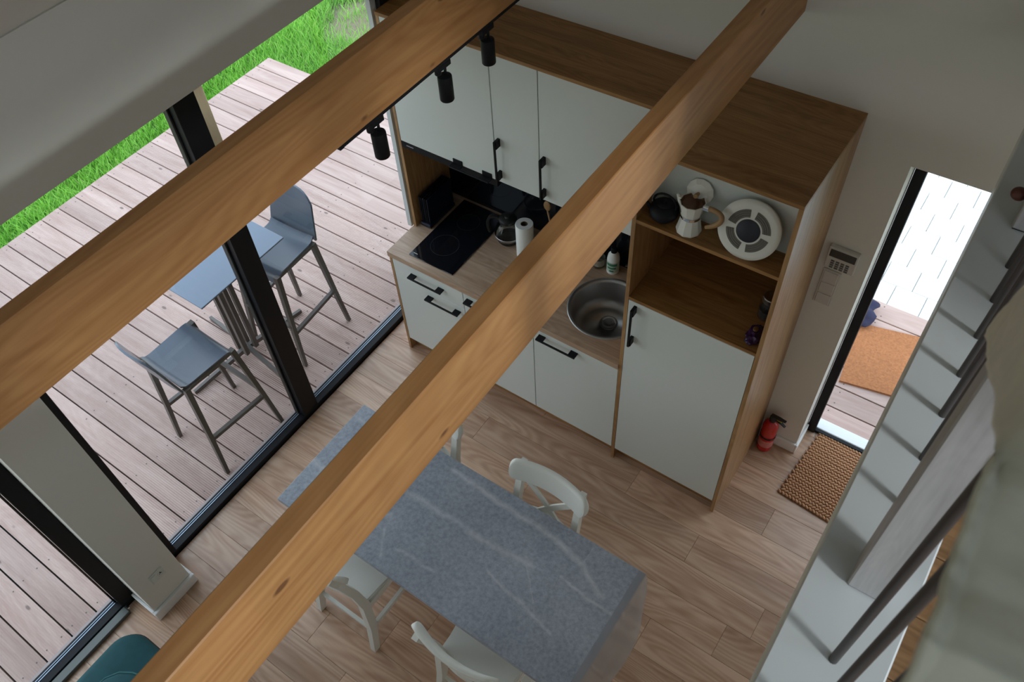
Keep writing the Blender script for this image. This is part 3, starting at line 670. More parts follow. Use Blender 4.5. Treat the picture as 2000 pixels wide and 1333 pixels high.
# tall cabinet
tc_ = root('tall_cabinet', ((X3+X4)/2, .3, 0), 'tall oak cabinet with white door below and open shelves above', 'cabinet')
finish('side_panel', box(BM(), X3, X3+.018, 0, YB, 0, ZUT), M['oakz'], tc_)
finish('side_panel', box(BM(), X4-.018, X4, 0, YB, 0, ZUT), M['oakz'], tc_)
finish('top_panel', box(BM(), X3, X4, -.002, YB, ZUT, ZT, .001), M['oak'], tc_)
ZS = 1.883
finish('shelf', box(BM(), X3+.018, X4-.018, .001, YB-.012, ZS-.018, ZS), M['oak'], tc_)
finish('shelf', box(BM(), X3+.018, X4-.018, .001, YB-.012, 1.394, 1.412), M['oak'], tc_)
finish('white_back_panel', box(BM(), X3+.018, X4-.018, .130, .146, ZS, ZUT), M['white'], tc_)
finish('back_panel', box(BM(), X3+.018, X4-.018, YB-.012, YB-.001, 0, ZUT), M['oakz'], tc_)
do = front(tc_, 'door', X3+.018, X4-.018, ZD, 1.3925, -.0005); bar_handle_v(do, 1.551, 1.113, 1.373, 0)
finish('carcass', box(BM(), X3+.019, X4-.019, .02, YB-.013, ZD, 1.393), M['oakz'], tc_)
finish('plinth', box(BM(), X3+.018, X4-.018, .05, .066, 0, ZD), M['oak'], tc_)
# ---- things on the worktop
r = root('chopping_board_rack', (.075, .39, ZW), 'black rack of upright ribbed boards in the worktop corner by the hob', 'rack')
finish('base', box(BM(), .030, .108, .262, .50, ZW+.0005, ZW+.03, .008, 2), M['navyblack'], r)
for i in range(5):
    b = BM(); box(b, .034+.014*i, .043+.014*i, .275, .50, ZW+.028, ZW+.21, .003); finish('board', b, M['blackmat'] if i % 2 else M['navyblack'], r)
k = root('coffee_carafe', (.536, .436, ZW), 'round glass coffee carafe with black lid beside the hob', 'carafe')
z = ZW+.0005; cc = (.536, .436, 0)
b = BM(); lathe(b, [(.052, z+.004), (.066, z+.02), (.078, z+.05), (.080, z+.07), (.072, z+.10), (.055, z+.125), (.046, z+.14), (.046, z+.150), (.043, z+.150), (.043, z+.14), (.052, z+.124), (.069, z+.099), (.077, z+.07), (.074, z+.05), (.06, z+.02), (0, z+.012)], cc, 32, cap=False); finish('bowl', b, M['clearglass'], k, smooth=True)
b = BM(); lathe(b, [(.060, z), (.066, z+.010), (.0665, z+.022), (.064, z+.024), (.055, z+.004)], cc, 32); finish('base_band', b, M['rubber'], k, smooth=True, auto=40)
b = BM(); lathe(b, [(.0735, z+.036), (.0805, z+.052), (.0812, z+.062), (.0800, z+.050)], cc, 32, cap=False); finish('steel_band', b, M['steel'], k, smooth=True)
b = BM(); lathe(b, [(.050, z+.145), (.050, z+.160), (.040, z+.168), (.018, z+.172), (.015, z+.180), (0, z+.182)], cc, 28); finish('lid', b, M['rubber'], k, smooth=True, auto=40)
dirh = Vector((-.80, -.2, 0)).normalized()
hp = lambda r_, zz: Vector(cc)+dirh*r_+Vector((0, 0, zz))
b = BM(); sweep(b, bez(hp(.046, z+.152), hp(.13, z+.175), hp(.135, z+.09), hp(.112, z+.03), 12), .022, .014, side=(-dirh.y, dirh.x, 0)); finish('handle', b, M['rubber'], k)
b = BM(); sp = -dirh; sweep(b, [Vector(cc)+sp*.04+Vector((0, 0, z+.135)), Vector(cc)+sp*.066+Vector((0, 0, z+.155))], [.04, .018], [.02, .008], side=(-dirh.y, dirh.x, 0)); finish('spout', b, M['clearglass'], k)
pr = root('paper_towel_roll', (.688, .385, ZW), 'white paper towel roll standing on the worktop beside the carafe', 'paper towel')
b = BM(); lathe(b, [(.017, z), (.048, z), (.049, z+.004), (.049, z+.231), (.047, z+.235), (.020, z+.235), (.018, z+.228), (.018, z+.02)], (.682, .385, 0), 32, cap=False); finish('roll', b, M['paper'], pr, smooth=True, auto=40)
b = BM(); lathe(b, [(.0182, z+.01), (.0182, z+.234), (.0165, z+.234), (.0165, z+.01)], (.682, .385, 0), 24, cap=False); finish('cardboard_core', b, plain('cardboard', lin(.12, .08, .05), .9), pr, smooth=True, auto=40)
ut = root('utensil_holder', (.80, .50, ZW), 'black utensil holder with wooden spoon behind the beam, against the splashback', 'utensils')
b = BM(); lathe(b, [(.045, z), (.05, z+.004), (.052, z+.13), (.049, z+.13), (.047, z+.01), (0, z+.008)], (.80, .50, 0), 24, cap=False); finish('pot', b, M['blackmat'], ut, smooth=True, auto=40)
for q, (dx, dy, hh, mt) in enumerate(((-.05, .02, .26, 'handlewood'), (.02, .035, .33, 'blackmat'), (.045, -.01, .29, 'blackmat'))):
    b = BM(); e = Vector((.80+dx*1.2, .50+dy*1.2, z+hh)); tube(b, [(.80-dx*.3, .50-dy*.3, z+.012), e], .006, 8)
    bmesh.ops.create_uvsphere(b, u_segments=10, v_segments=8, radius=1, matrix=Matrix.Translation(e+Vector((0, 0, .02))) @ Matrix.Diagonal((.024, .008, .034, 1))); finish('spoon', b, M[mt], ut, smooth=True)
bt = root('soap_bottle', (1.165, .535, ZW), 'white bottle with green label and dark cap behind the sink', 'bottle')
bc = (1.152, .53, 0)
b = BM(); lathe(b, [(.031, z), (.034, z+.004), (.034, z+.10), (.030, z+.125), (.016, z+.145), (.014, z+.150), (0, z+.150)], bc, 28); finish('body', b, M['paper'], bt, smooth=True, auto=50)
b = BM(); lathe(b, [(.0342, z+.020), (.0342, z+.092)], bc, 28, cap=False); lb = finish('label_band', b, plain('pale_green_label', lin(.50, .60, .52), .5, var=.1), bt, smooth=True)
for za, zb, aa in ((.066, .084, .9), (.044, .058, .7), (.024, .036, .35)):
    b = BM(); R_ = [[b.verts.new((bc[0]+.0348*math.cos(-PI/2+.25+t_), bc[1]+.0348*math.sin(-PI/2+.25+t_), z+zz)) for t_ in [aa*(i/6*2-1) for i in range(7)]] for zz in (za, zb)]
    for i in range(6): b.faces.new((R_[0][i], R_[0][i+1], R_[1][i+1], R_[1][i]))
    finish('printed_patch', b, M['green'], lb)
b = BM(); lathe(b, [(.017, z+.148), (.017, z+.175), (.014, z+.178), (0, z+.178)], bc, 20); finish('cap', b, M['blackmat'], bt, smooth=True, auto=40)
bt = root('clear_bottle', (1.075, .52, ZW), 'clear squat bottle beside the white soap bottle', 'bottle')
bc = (1.068, .525, 0)
b = BM(); lathe(b, [(.030, z), (.033, z+.004), (.033, z+.08), (.028, z+.10), (.013, z+.115), (0, z+.115)], bc, 28); finish('body', b, M['clearplastic'], bt, smooth=True, auto=50)
b = BM(); lathe(b, [(.0336, z+.02), (.0336, z+.065)], bc, 28, cap=False); finish('label_band', b, plain('pale_label', lin(.30, .27, .22), .6, var=.4, scale=60), bt, smooth=True)
b = BM(); lathe(b, [(.014, z+.113), (.014, z+.135), (0, z+.137)], bc, 18); finish('cap', b, M['blackmat'], bt, smooth=True, auto=40)
# ---- things in the open shelves of the tall cabinet
z = ZS+.0005
tp = root('iron_teapot', (1.60, .058, ZS), 'small black cast iron teapot with looped handle on the open shelf', 'teapot'); c = (1.598, .066, 0)
b = BM(); lathe(b, [(.034, z), (.040, z+.004), (.056, z+.024), (.060, z+.044), (.055, z+.062), (.038, z+.073), (.030, z+.075)], c, 32); finish('body', b, M['iron'], tp, smooth=True, auto=60)
b = BM(); lathe(b, [(.032, z+.073), (.028, z+.079), (.010, z+.083), (.006, z+.086), (.009, z+.094), (0, z+.098)], c, 24); finish('lid', b, M['iron'], tp, smooth=True, auto=60)
b = BM(); tube(b, [(c[0]-.047, c[1], z+.060)]+arc((c[0], c[1], z+.075), .050, PI*.97, PI*.03, 14)+[(c[0]+.047, c[1], z+.060)], .0045, 8); finish('handle', b, M['iron'], tp, smooth=True)
b = BM(); sweep(b, [(c[0]-.045, c[1]-.01, z+.035), (c[0]-.062, c[1]-.012, z+.05), (c[0]-.070, c[1]-.014, z+.066)], [.022, .016, .011], [.022, .016, .011], n=10); finish('spout', b, M['iron'], tp, smooth=True)
mk = root('moka_pot', (1.715, .055, ZS), 'white faceted moka pot with brown lid and wooden handle', 'coffee pot'); c = (1.713, .058, 0)
R8 = Matrix.Rotation(PI/10, 4, 'Z')
b = BM(); lathe(b, [(.049, z), (.051, z+.003), (.050, z+.010), (.038, z+.070), (.038, z+.074)], c, 10, R8); finish('boiler', b, M['cream'], mk)
b = BM(); lathe(b, [(.040, z+.074), (.040, z+.086)], c, 24); finish('steel_ring', b, M['chrome'], mk, smooth=True, auto=40)
b = BM(); lathe(b, [(.038, z+.086), (.040, z+.092), (.051, z+.150), (.048, z+.150), (.037, z+.093)], c, 10, R8); finish('upper_chamber', b, M['cream'], mk)
b = BM(); prism(b, [(c[0]-.045, c[1]-.010), (c[0]-.062, c[1]-.006), (c[0]-.062, c[1]+.006), (c[0]-.045, c[1]+.012)], 'Z', z+.135, z+.153); sweep(b, [(c[0]-.040, c[1], z+.105), (c[0]-.052, c[1], z+.13), (c[0]-.066, c[1], z+.158)], [.016, .020, .010], [.014, .016, .008], n=8); finish('spout', b, M['cream'], mk)
b = BM(); lathe(b, [(.0475, z+.1485), (.040, z+.138), (0, z+.132)], c, 10, R8, cap=False); finish('inner_chamber', b, M['brownlid'], mk)
TL = Matrix.Translation((c[0]+.002, c[1]+.053, z+.158)) @ Matrix.Rotation(math.radians(78), 4, 'X')
b = BM(); lathe(b, [(.055, -.004), (.055, .001), (.036, .010), (.012, .015), (0, .016)], (0, 0, 0), 12, TL); finish('lid', b, M['cream'], mk)
b = BM(); lathe(b, [(.006, .014), (.007, .020), (.0095, .038), (.009, .044), (0, .045)], (0, 0, 0), 14, TL); finish('lid_knob', b, M['handlewood'], mk, smooth=True, auto=50)
b = BM(); sweep(b, bez((c[0]+.072, c[1]-.010, z+.153), (c[0]+.150, c[1]-.02, z+.172), (c[0]+.150, c[1]-.028, z+.118), (c[0]+.078, c[1]-.035, z+.080), 14), [.019]*12+[.018, .016, .012], [.022]*12+[.020, .018, .014], n=10); finish('handle', b, M['handlewood'], mk, smooth=True)
b = BM(); box(b, c[0]+.046, c[0]+.076, c[1]-.018, c[1]-.002, z+.140, z+.158, .003); finish('hinge', b, M['chrome'], mk)
# round device: cream disc with four arc grilles
td = math.radians(20)
dv = root('air_purifier', (1.945, .06, ZS), 'round cream device with four arc grilles leaning on the open shelf', 'appliance')
RD = .121
ax = Vector((0, -math.cos(td), math.sin(td))); up = Vector((0, math.sin(td), math.cos(td)))
ctr = Vector((1.945, .012, ZS+.0008))+up*RD   # front face centre
TD = Matrix.Translation(ctr) @ Matrix((Vector((1, 0, 0)), up, ax)).transposed().to_4x4() @ Matrix.Rotation(math.radians(2), 4, 'Z')
b = BM(); lathe(b, [(RD-.012, -.024), (RD-.004, -.022), (RD, -.018), (RD, -.008), (RD-.006, -.003), (RD-.018, 0), (0, 0)], (0, 0, 0), 56, TD); finish('housing', b, M['cream'], dv, smooth=True, auto=45)
b = BM(); lathe(b, [(.046, -.001), (.046, .002), (.044, .003), (0, .003)], (0, 0, 0), 40, TD); finish('centre_disc', b, plain('dark_blue_grille', lin(.008, .009, .02), .45), dv, smooth=True, auto=40)
for q in range(4):
    b = BM(); a0 = math.radians(90*q+9-2); a1 = math.radians(90*q+81-2); n = 14
    rows = [[b.verts.new(TD @ Vector((r_*math.cos(a0+(a1-a0)*i/n), r_*math.sin(a0+(a1-a0)*i/n), .0012))) for i in range(n+1)] for r_ in (.053, .085)]
    for i in range(n): b.faces.new((rows[0][i], rows[0][i+1], rows[1][i+1], rows[1][i]))
    for r_ in (.061, .069, .077):
        tube(b, [TD @ Vector((r_*math.cos(a0+(a1-a0)*i/8), r_*math.sin(a0+(a1-a0)*i/8), .0012)) for i in range(9)], .0012, 5)
    finish('grille', b, M['grille'], dv)
b = BM(); lathe(b, [(RD-.020, -.034), (RD-.010, -.033), (RD-.010, -.025), (RD-.020, -.025)], (0, 0, 0), 40, TD); finish('rear_rim', b, plain('smoky_green_grey', lin(.10, .105, .09), .3), dv, smooth=True, auto=40)
z = 1.4125
jr = root('glass_jar', (2.058, .215, 1.412), 'glass jar with a grey lid standing in the lower open shelf', 'jar'); c = (2.062, .215, 0)
b = BM(); lathe(b, [(.036, z), (.040, z+.005), (.041, z+.085), (.032, z+.098), (.031, z+.112), (0, z+.112)], c, 28); finish('glass_body', b, M['clearglass'], jr, smooth=True, auto=50)
b = BM(); lathe(b, [(.034, z+.002), (.037, z+.006), (.037, z+.05), (0, z+.052)], c, 20); finish('contents', b, plain('dark_grounds', lin(.03, .028, .028), .8, var=.4, scale=120), jr)
b = BM(); lathe(b, [(.035, z+.100), (.035, z+.125), (.032, z+.128), (0, z+.128)], c, 28); finish('lid', b, M['steel'], jr, smooth=True, auto=40)
b = BM(); bmesh.ops.create_icosphere(b, subdivisions=3, radius=1.0)
for v in b.verts:
    cc_ = v.co; q = 1+.35*noise.noise(cc_*2.1+Vector((7, 2, 1))); v.co = Vector((2.068+cc_.x*q*.034, .075+cc_.y*q*.055, 1.4125+max(0, (cc_.z*q+.9)*.024)))
pk = finish('purple_packet', b, M['purple'], label='crumpled purple packet at the front corner of the lower shelf', cat='packet')
b = BM(); bmesh.ops.create_icosphere(b, subdivisions=2, radius=1.0, matrix=Matrix.Translation((2.064, .085, 1.4595)) @ Matrix.Diagonal((.012, .016, .006, 1))); finish('printed_emblem', b, M['gold'], pk)

# ================================================================== WALL ITEMS
kp = root('alarm_keypad', (2.225, YB, 1.52), 'pale alarm keypad with dark screen on the wall by the entry', 'keypad')
# turned as it hangs: top edge parallel to the floor
finish('housing', box(BM(), 2.160, 2.290, .570, YB, 1.462, 1.585, .005, 2), M['greypl'], kp)
finish('screen', box(BM(), 2.170, 2.281, .567, .571, 1.533, 1.574, .001), plain('dark_lcd', lin(.05, .05, .048), .2), kp)
for i in range(4):
    for j in range(4):
        x0 = 2.184+i*.0215; z0 = 1.514-j*.0125
        finish('key', box(BM(), x0, x0+.0155, .567, .571, z0-.0075, z0, .001), plain('grey_key', lin(.12, .12, .12), .5) if not (i or j) else bpy.data.materials['grey_key'], kp)
sw = root('light_switch', (2.205, YB, 1.32), 'pale triple light switch plate under the alarm keypad', 'switch')
finish('plate', box(BM(), 2.163, 2.244, .585, YB, 1.215, 1.435, .003), M['greypl'], sw)
for j in range(3): finish('rocker', box(BM(), 2.172, 2.235, .581, .586, 1.223+.071*j, 1.285+.071*j, .002), M['greypl'], sw)
so = root('wall_socket', (.008, -2.0, .30), 'white socket plate low on the wall pier', 'socket')
finish('plate', box(BM(), .0078, .016, -2.043, -1.962, .264, .338, .003), M['white'], so)
b = BM(); T = Matrix.Translation((.0155, -1.985, .301)) @ Matrix.Rotation(PI/2, 4, 'Y'); lathe(b, [(.018, 0), (.018, .0015), (.016, .0015), (.015, -.0005), (0, -.0005)], (0, 0, 0), 24, T); finish('outlet', b, M['greypl'], so, smooth=True, auto=40)
b = BM()
for dy in (-.006, .006): lathe(b, [(.0028, 0), (.0028, .001)], (0, 0, 0), 8, Matrix.Translation((.0158, -1.985+dy, .301)) @ Matrix.Rotation(PI/2, 4, 'Y'))
lathe(b, [(.003, 0), (.003, .006)], (0, 0, 0), 8, Matrix.Translation((.0155, -1.985, .311)) @ Matrix.Rotation(PI/2, 4, 'Y')); finish('pin_holes', b, M['rubber'], so)
finish('rocker', box(BM(), .0155, .019, -2.038, -2.010, .272, .330, .001), M['white'], so)
# fire extinguisher
fx = root('fire_extinguisher', (2.19, .535, 0), 'small red fire extinguisher on the floor beside the tall cabinet', 'extinguisher'); c = (2.186, .536, 0)
b = BM(); lathe(b, [(.036, 0), (.041, .004), (.042, .010), (.042, .215), (.038, .240), (.025, .258), (.016, .264), (.016, .272)], c, 32); finish('cylinder', b, M['red'], fx, smooth=True, auto=50)
b = BM(); lathe(b, [(.0435, .125), (.0445, .128), (.0445, .138), (.0435, .141)], c, 32, cap=False); finish('strap', b, M['rubber'], fx, smooth=True)
b = BM(); lathe(b, [(.0424, .045), (.0424, .105)], c, 32, cap=False); finish('printed_label', b, plain('red_white_label', lin(.62, .20, .19), .4, var=.6, scale=90), fx, smooth=True)
b = BM(); lathe(b, [(.018, .268), (.020, .275), (.020, .300), (.014, .308), (0, .310)], c, 16); finish('valve', b, M['rubber'], fx, smooth=True, auto=40)
b = BM(); sweep(b, [(c[0]-.015, c[1], .308), (c[0]+.03, c[1]-.012, .325), (c[0]+.07, c[1]-.02, .335)], [.024, .022, .014], [.010, .008, .006], side=(0, 1, 0)); sweep(b, [(c[0], c[1], .292), (c[0]+.045, c[1]-.012, .298), (c[0]+.075, c[1]-.02, .288)], [.020, .018, .012], [.010, .007, .006], side=(0, 1, 0)); finish('lever', b, M['rubber'], fx)
b = BM(); sweep(b, [(c[0]+.022, c[1]-.008, .308), (c[0]+.05, c[1]-.016, .313)], .010, .008, side=(0, 1, 0)); finish('safety_tab', b, M['yellow'], fx)
# braided mat inside
mt = root('jute_doormat', (2.62, .56, 0), 'brown braided jute doormat inside the entry door', 'doormat')
P0, P1, P2, P3 = [Vector(q) for q in ((2.370, .303, 0), (2.905, .255, 0), (2.895, .790, 0), (2.417, .808, 0))]
b = BM(); prism(b, [(q.x, q.y) for q in (P0, P1, P2, P3)], 'Z', .0005, .008); finish('backing', b, M['jutedark'], mt)
b = BM(); nu, nv = 27, 26
for j in range(nv):
    for i in range(nu):
        u = (i+.5+(.25 if j % 2 else -.25))/nu; v = (j+.5)/nv
        q = (P0*(1-u)+P1*u)*(1-v)+(P3*(1-u)+P2*u)*v; e1 = (P1-P0).normalized(); a = math.radians(38 if j % 2 else -38)
        T = Matrix.Translation((q.x, q.y, .0095+random.uniform(-.001, .001))) @ Matrix.Rotation(math.atan2(e1.y, e1.x)+a, 4, 'Z') @ Matrix.Diagonal((.0150, .0078, .0060, 1))
        bmesh.ops.create_uvsphere(b, u_segments=7, v_segments=4, radius=1, matrix=T)
finish('braid', b, M['jute'], mt, smooth=True, kind='stuff')

# ================================================================== DINING TABLE AND CHAIRS
TX0, TX1, TY0, TY1, TZ = .489, 2.101, -1.452, -.818, .75
t = root('dining_table', (TABLE_C[0], TABLE_C[1], 0), 'long grey marble topped dining table in the middle of the floor', 'table')
finish('tabletop', box(BM(), TX0, TX1, TY0, TY1, TZ-.026, TZ, .002, 2), M['marble'], t)
for x in (TX0+.28, TX1-.32):
    finish('leg', box(BM(), x, x+.06, TY0+.19, TY1-.19, .03, TZ-.06, .004), M['whitechair'], t)
    finish('foot', box(BM(), x-.02, x+.08, TY0+.12, TY1-.12, 0, .03, .006), M['whitechair'], t)
finish('apron', box(BM(), TX0+.20, TX1-.22, -1.165, -1.105, TZ-.10, TZ-.026, .003), M['whitechair'], t)
b = BM(); n = 12; mrows = 7; G = []
for i in range(n+1):
    s_ = i/n; y = TY1-.002+(TY0-TY1+.004)*s_
    wd = .012+.085*min(1, (s_/.35))**.8*(1-.10*math.sin(s_*9))
    row = []
    for j in range(mrows+1):
        q = j/mrows; row.append(b.verts.new((TX1-.03+.03*min(1, q*3)+max(0, q-.333)*1.5*wd, y, TZ+.0012-.045*max(0, q-.30)**2*2+.010*math.sin(q*15+s_*3)*max(0, q-.333))))
    G.append(row)
for i in range(n):
    for j in range(mrows): b.faces.new((G[i][j], G[i][j+1], G[i+1][j+1], G[i+1][j]))
finish('clear_table_cover', b, M['film'], t, smooth=True, label='clear plastic cover curling past the table end')
def make_chair():
    r = root('dining_chair', (0, 0, 0), None, 'chair', 'white cross-back chairs at the dining table')
    m = M['whitechair']
    # seat faces -y; back at +y. seat trapezoid
    b = BM(); prism(b, [(-.17, .17), (.17, .17), (.205, -.162), (.19, -.172), (-.19, -.172), (-.205, -.162)], 'Z', .435, .455); bmesh.ops.bevel(b, geom=b.edges[:], offset=.005, segments=2, affect='EDGES'); finish('seat', b, m, r)
    for s in (-1, 1):
        b = BM(); sweep(b, [(s*.185, .235, 0), (s*.176, .195, .22), (s*.166, .180, .45), (s*.160, .202, .62), (s*.157, .245, .80), (s*.157, .277, .90)], [.030, .034, .036, .034, .032, .028], [.036, .044, .046, .040, .034, .026], side=(1, 0, 0)); finish('back_post', b, m, r)
        b = BM(); sweep(b, [(s*.185, -.150, 0), (s*.178, -.145, .44)], [.030, .038], [.030, .038], side=(1, 0, 0)); finish('front_leg', b, m, r)
        b = BM(); sweep(b, [(s*.181, -.145, .20), (s*.178, .195, .20)], .018, .030, side=(1, 0, 0)); finish('stretcher', b, m, r)
        b = BM(); sweep(b, [(s*.176, -.140, .408), (s*.172, .178, .408)], .020, .050, side=(1, 0, 0)); finish('apron', b, m, r)
    b = BM(); sweep(b, [(-.178, .20, .16), (.178, .20, .16)], .018, .03, side=(0, 1, 0)); finish('stretcher', b, m, r)
    b = BM(); sweep(b, [(-.17, .172, .41), (.17, .172, .41)], .02, .05, side=(0, 1, 0)); finish('apron', b, m, r)
    b = BM(); sweep(b, [(-.175, -.145, .408), (.175, -.145, .408)], .02, .05, side=(0, 1, 0)); finish('apron', b, m, r)
    # curved top rail with rounded ends
    def cy(x): return .268-1.05*x*x
    b = BM(); pts = []; hs = []
    for x in [-.205, -.2035, -.199, -.192, -.182, -.165]+[-.14+.28*q/10 for q in range(11)]+[.165, .182, .192, .199, .2035, .205]:
        e = min(1, (.205-abs(x))/.030); pts.append((x, cy(x), .865)); hs.append(.014+.100*math.sqrt(max(0, 1-(1-e)**2)))
    rings = []
    prof = [(-.010, -.5), (.010, -.5), (.0135, -.40), (.0135, .36), (.009, .47), (0, .5), (-.009, .47), (-.0135, .36), (-.0135, -.40)]
    for (x, y, zz), h_ in zip(pts, hs):
        nx_ = Vector((2.1*x, 1, 0)).normalized(); rings.append([b.verts.new((x+nx_.x*a_, y+nx_.y*a_+.30*c_*h_, zz+c_*h_)) for a_, c_ in prof])
    for A_, B_ in zip(rings[:-1], rings[1:]):
        for q in range(9): b.faces.new((A_[q], A_[(q+1) % 9], B_[(q+1) % 9], B_[q]))
    b.faces.new(rings[0][::-1]); b.faces.new(rings[-1]); finish('top_rail', b, m, r, smooth=True, auto=50)
    b = BM(); pts = [(-.158+.316*i/12, .188+.045*(1-(i/6-1)**2), .575+.020*(1-(i/6-1)**2)) for i in range(13)]; sweep(b, pts, .016, .030, side=(0, 1, 0)); finish('lower_rail', b, m, r)
    for s in (-1, 1):
        b = BM(); pts = [(s*(-.150+.30*q/8), .190+.055*q/8+.020*math.sin(PI*q/8), .48+.35*q/8) for q in range(9)]; sweep(b, pts, .034, .010, side=(1, 0, -.9*s)); finish('cross_slat', b, m, r)
    return r
A = make_chair()
chairs = [(1.56, -.985, 0, 'white cross-back chair on the kitchen side of the table, whole backrest in view'),
          (.856, -.965, 0, 'white cross-back chair on the kitchen side, nearly all hidden behind the beam'),
          (.880, -1.37, PI, 'white cross-back chair on the near side, half covered by the beam'),
          (1.648, -1.345, PI, 'white cross-back chair on the near side, its curved rail cut by the photo bottom')]
for i, (x, y, rz, lab) in enumerate(chairs):
    o = A if i == 0 else copy_tree(A)
    o.location = (x, y, 0); o.rotation_euler.z = rz; o['label'] = lab
# teal ottoman with a cushion lying on it
def rrect(x0, x1, y0, y1, r, n=6):
    P_ = []
    for cx_, cy_, a in ((x1-r, y1-r, 0), (x0+r, y1-r, 90), (x0+r, y0+r, 180), (x1-r, y0+r, 270)):
        for i in range(n+1): q = math.radians(a+90*i/n); P_.append((cx_+r*math.cos(q), cy_+r*math.sin(q)))
    return P_
tb = root('ottoman', (.58, -2.60, 0), 'teal velvet ottoman on the floor by the white wall pier, cut by the beam', 'ottoman')
def soft_block(x0, x1, y0, y1, z0, z1, r, e):
    b = BM(); rings = []
    for ins, z in ((e, z0), (e*.3, z0+e*.3), (0, z0+e), (0, z1-e), (e*.13, z1-e*.5), (e*.35, z1-e*.2), (e*.9, z1), (e*2.5, z1+.006)):
        rings.append([b.verts.new((x, y, z)) for x, y in rrect(x0+ins, x1-ins, y0+ins, y1-ins, max(.02, r-ins*.5), 8)])
    n = len(rings[0])
    for A_, B_ in zip(rings[:-1], rings[1:]):
        for i in range(n): b.faces.new((A_[i], A_[(i+1) % n], B_[(i+1) % n], B_[i]))
    b.faces.new(rings[0][::-1]); b.faces.new(rings[-1]); return b
OX0, OX1, OY0, OY1, OZ = .262, .95, -2.97, -2.245, .60
finish('body', soft_block(OX0, OX1, OY0, OY1, .06, OZ, .11, .05), M['teal'], tb, smooth=True, auto=60)
b = BM(); lp = rrect(OX0+.001, OX1-.001, OY0+.001, OY1-.001, .11, 8); tube(b, [(x_, y_, OZ-.05) for x_, y_ in lp]+[(lp[0][0], lp[0][1], OZ-.05)], .005, 6); finish('piping', b, M['rubber'], tb)
for x_, y_ in ((.36, -2.35), (.85, -2.35), (.36, -2.87), (.85, -2.87)):
    b = BM(); sweep(b, [(x_, y_, 0), (x_, y_, .065)], [.035, .05], [.035, .05], n=8); finish('foot', b, M['rubber'], tb)
cu = root('teal_cushion', (.62, -2.58, OZ), 'teal velvet cushion with pale piping lying on the ottoman', 'cushion')
b = BM(); n_ = 28; top = []; bot = []; edge_ = []
def cu_pt(a, k):
    r_ = (abs(math.cos(a))**3.2+abs(math.sin(a))**3.2)**(-1/3.2)*k
    x, y = .235*r_*math.cos(a), .24*r_*math.sin(a); t_ = math.radians(12)
    return (.640+x*math.cos(t_)-y*math.sin(t_), -2.585+x*math.sin(t_)+y*math.cos(t_))
levels = [(0.0, .090), (.3, .088), (.6, .075), (.8, .058), (.93, .042), (1.0, .030)]
RT = [[b.verts.new((*cu_pt(2*PI*i/n_, max(k, .001)), OZ+.0075+h+.010*noise.noise(Vector((i*.5, k*4, 0)))*(1-k))) for i in range(n_)] for k, h in levels[1:]]
RB = [[b.verts.new((*cu_pt(2*PI*i/n_, k), OZ+.0075+h)) for i in range(n_)] for k, h in ((.92, .012), (.75, .002), (.3, 0))]
seq = RT+RB
for A_, B_ in zip(seq[:-1], seq[1:]):
    for i in range(n_): b.faces.new((A_[i], A_[(i+1) % n_], B_[(i+1) % n_], B_[i]))
b.faces.new(seq[0]); b.faces.new(seq[-1][::-1]); finish('cover', b, M['teal'], cu, smooth=True)
b = BM(); tube(b, [(*cu_pt(2*PI*i/n_, 1.0), OZ+.0375) for i in range(n_+1)], .005, 6); finish('piping', b, M['tealpipe'], cu)
# ================================================================== BEAMS AND TRACK LIGHTS
def beam(x1, label):
    bm_ = BM(); box(bm_, x1-.0545, x1, YF, YB, 2.573, 2.828, .003); return finish('ceiling_beam', bm_, M['pine'], label=label, cat='beam')
beam(.853, 'pine ceiling beam carrying the black spotlights, nearer the glass'); beam(1.811, 'pine ceiling beam crossing above the dining table, nearer the entry')
tr = root('spotlight_track', (.826, -.32, 2.56), 'thin black lighting track under the left pine beam', 'track')
finish('rail', box(BM(), .812, .848, -.83, .30, 2.556, 2.5725, .001), M['black'], tr)
finish('end_cap', box(BM(), .811, .849, -.85, -.83, 2.555, 2.5725, .001), M['blackmat'], tr)
def spot():
    r_ = root('track_spotlight', (0, 0, 0), None, 'spotlight', 'black spotlights hanging from the track')
    finish('adaptor', box(BM(), -.015, .015, -.040, .034, -.026, -.0012, .003), M['blackmat'], r_)
    b = BM(); lathe(b, [(.011, -.040), (.013, -.037), (.013, -.024), (0, -.024)], (0, -.028, 0), 14); finish('locking_knob', b, M['blackmat'], r_, smooth=True, auto=40)
    b = BM(); tube(b, [(0, .012, -.026), (0, .012, -.064)], .0055, 10); finish('stem', b, M['blackmat'], r_, smooth=True)
    b = BM(); lathe(b, [(.022, -.060), (.0265, -.063), (.0275, -.068), (.0275, -.163), (.0255, -.166), (.022, -.166), (.021, -.156), (0, -.154)], (0, .005, 0), 28, cap=True); finish('head', b, M['blackmat'], r_, smooth=True, auto=40)
    return r_
s0 = spot()
for i, (y_, lab) in enumerate(((-.660, 'black cylinder spotlight seen against the deck, nearest the glass door'), (-.282, 'middle black cylinder spotlight, seen against the white wall cabinet'), (-.012, 'black cylinder spotlight seen against the oak top board'))):
    o = s0 if i == 0 else copy_tree(s0); o.location = (.830, y_, 2.556); o['label'] = lab

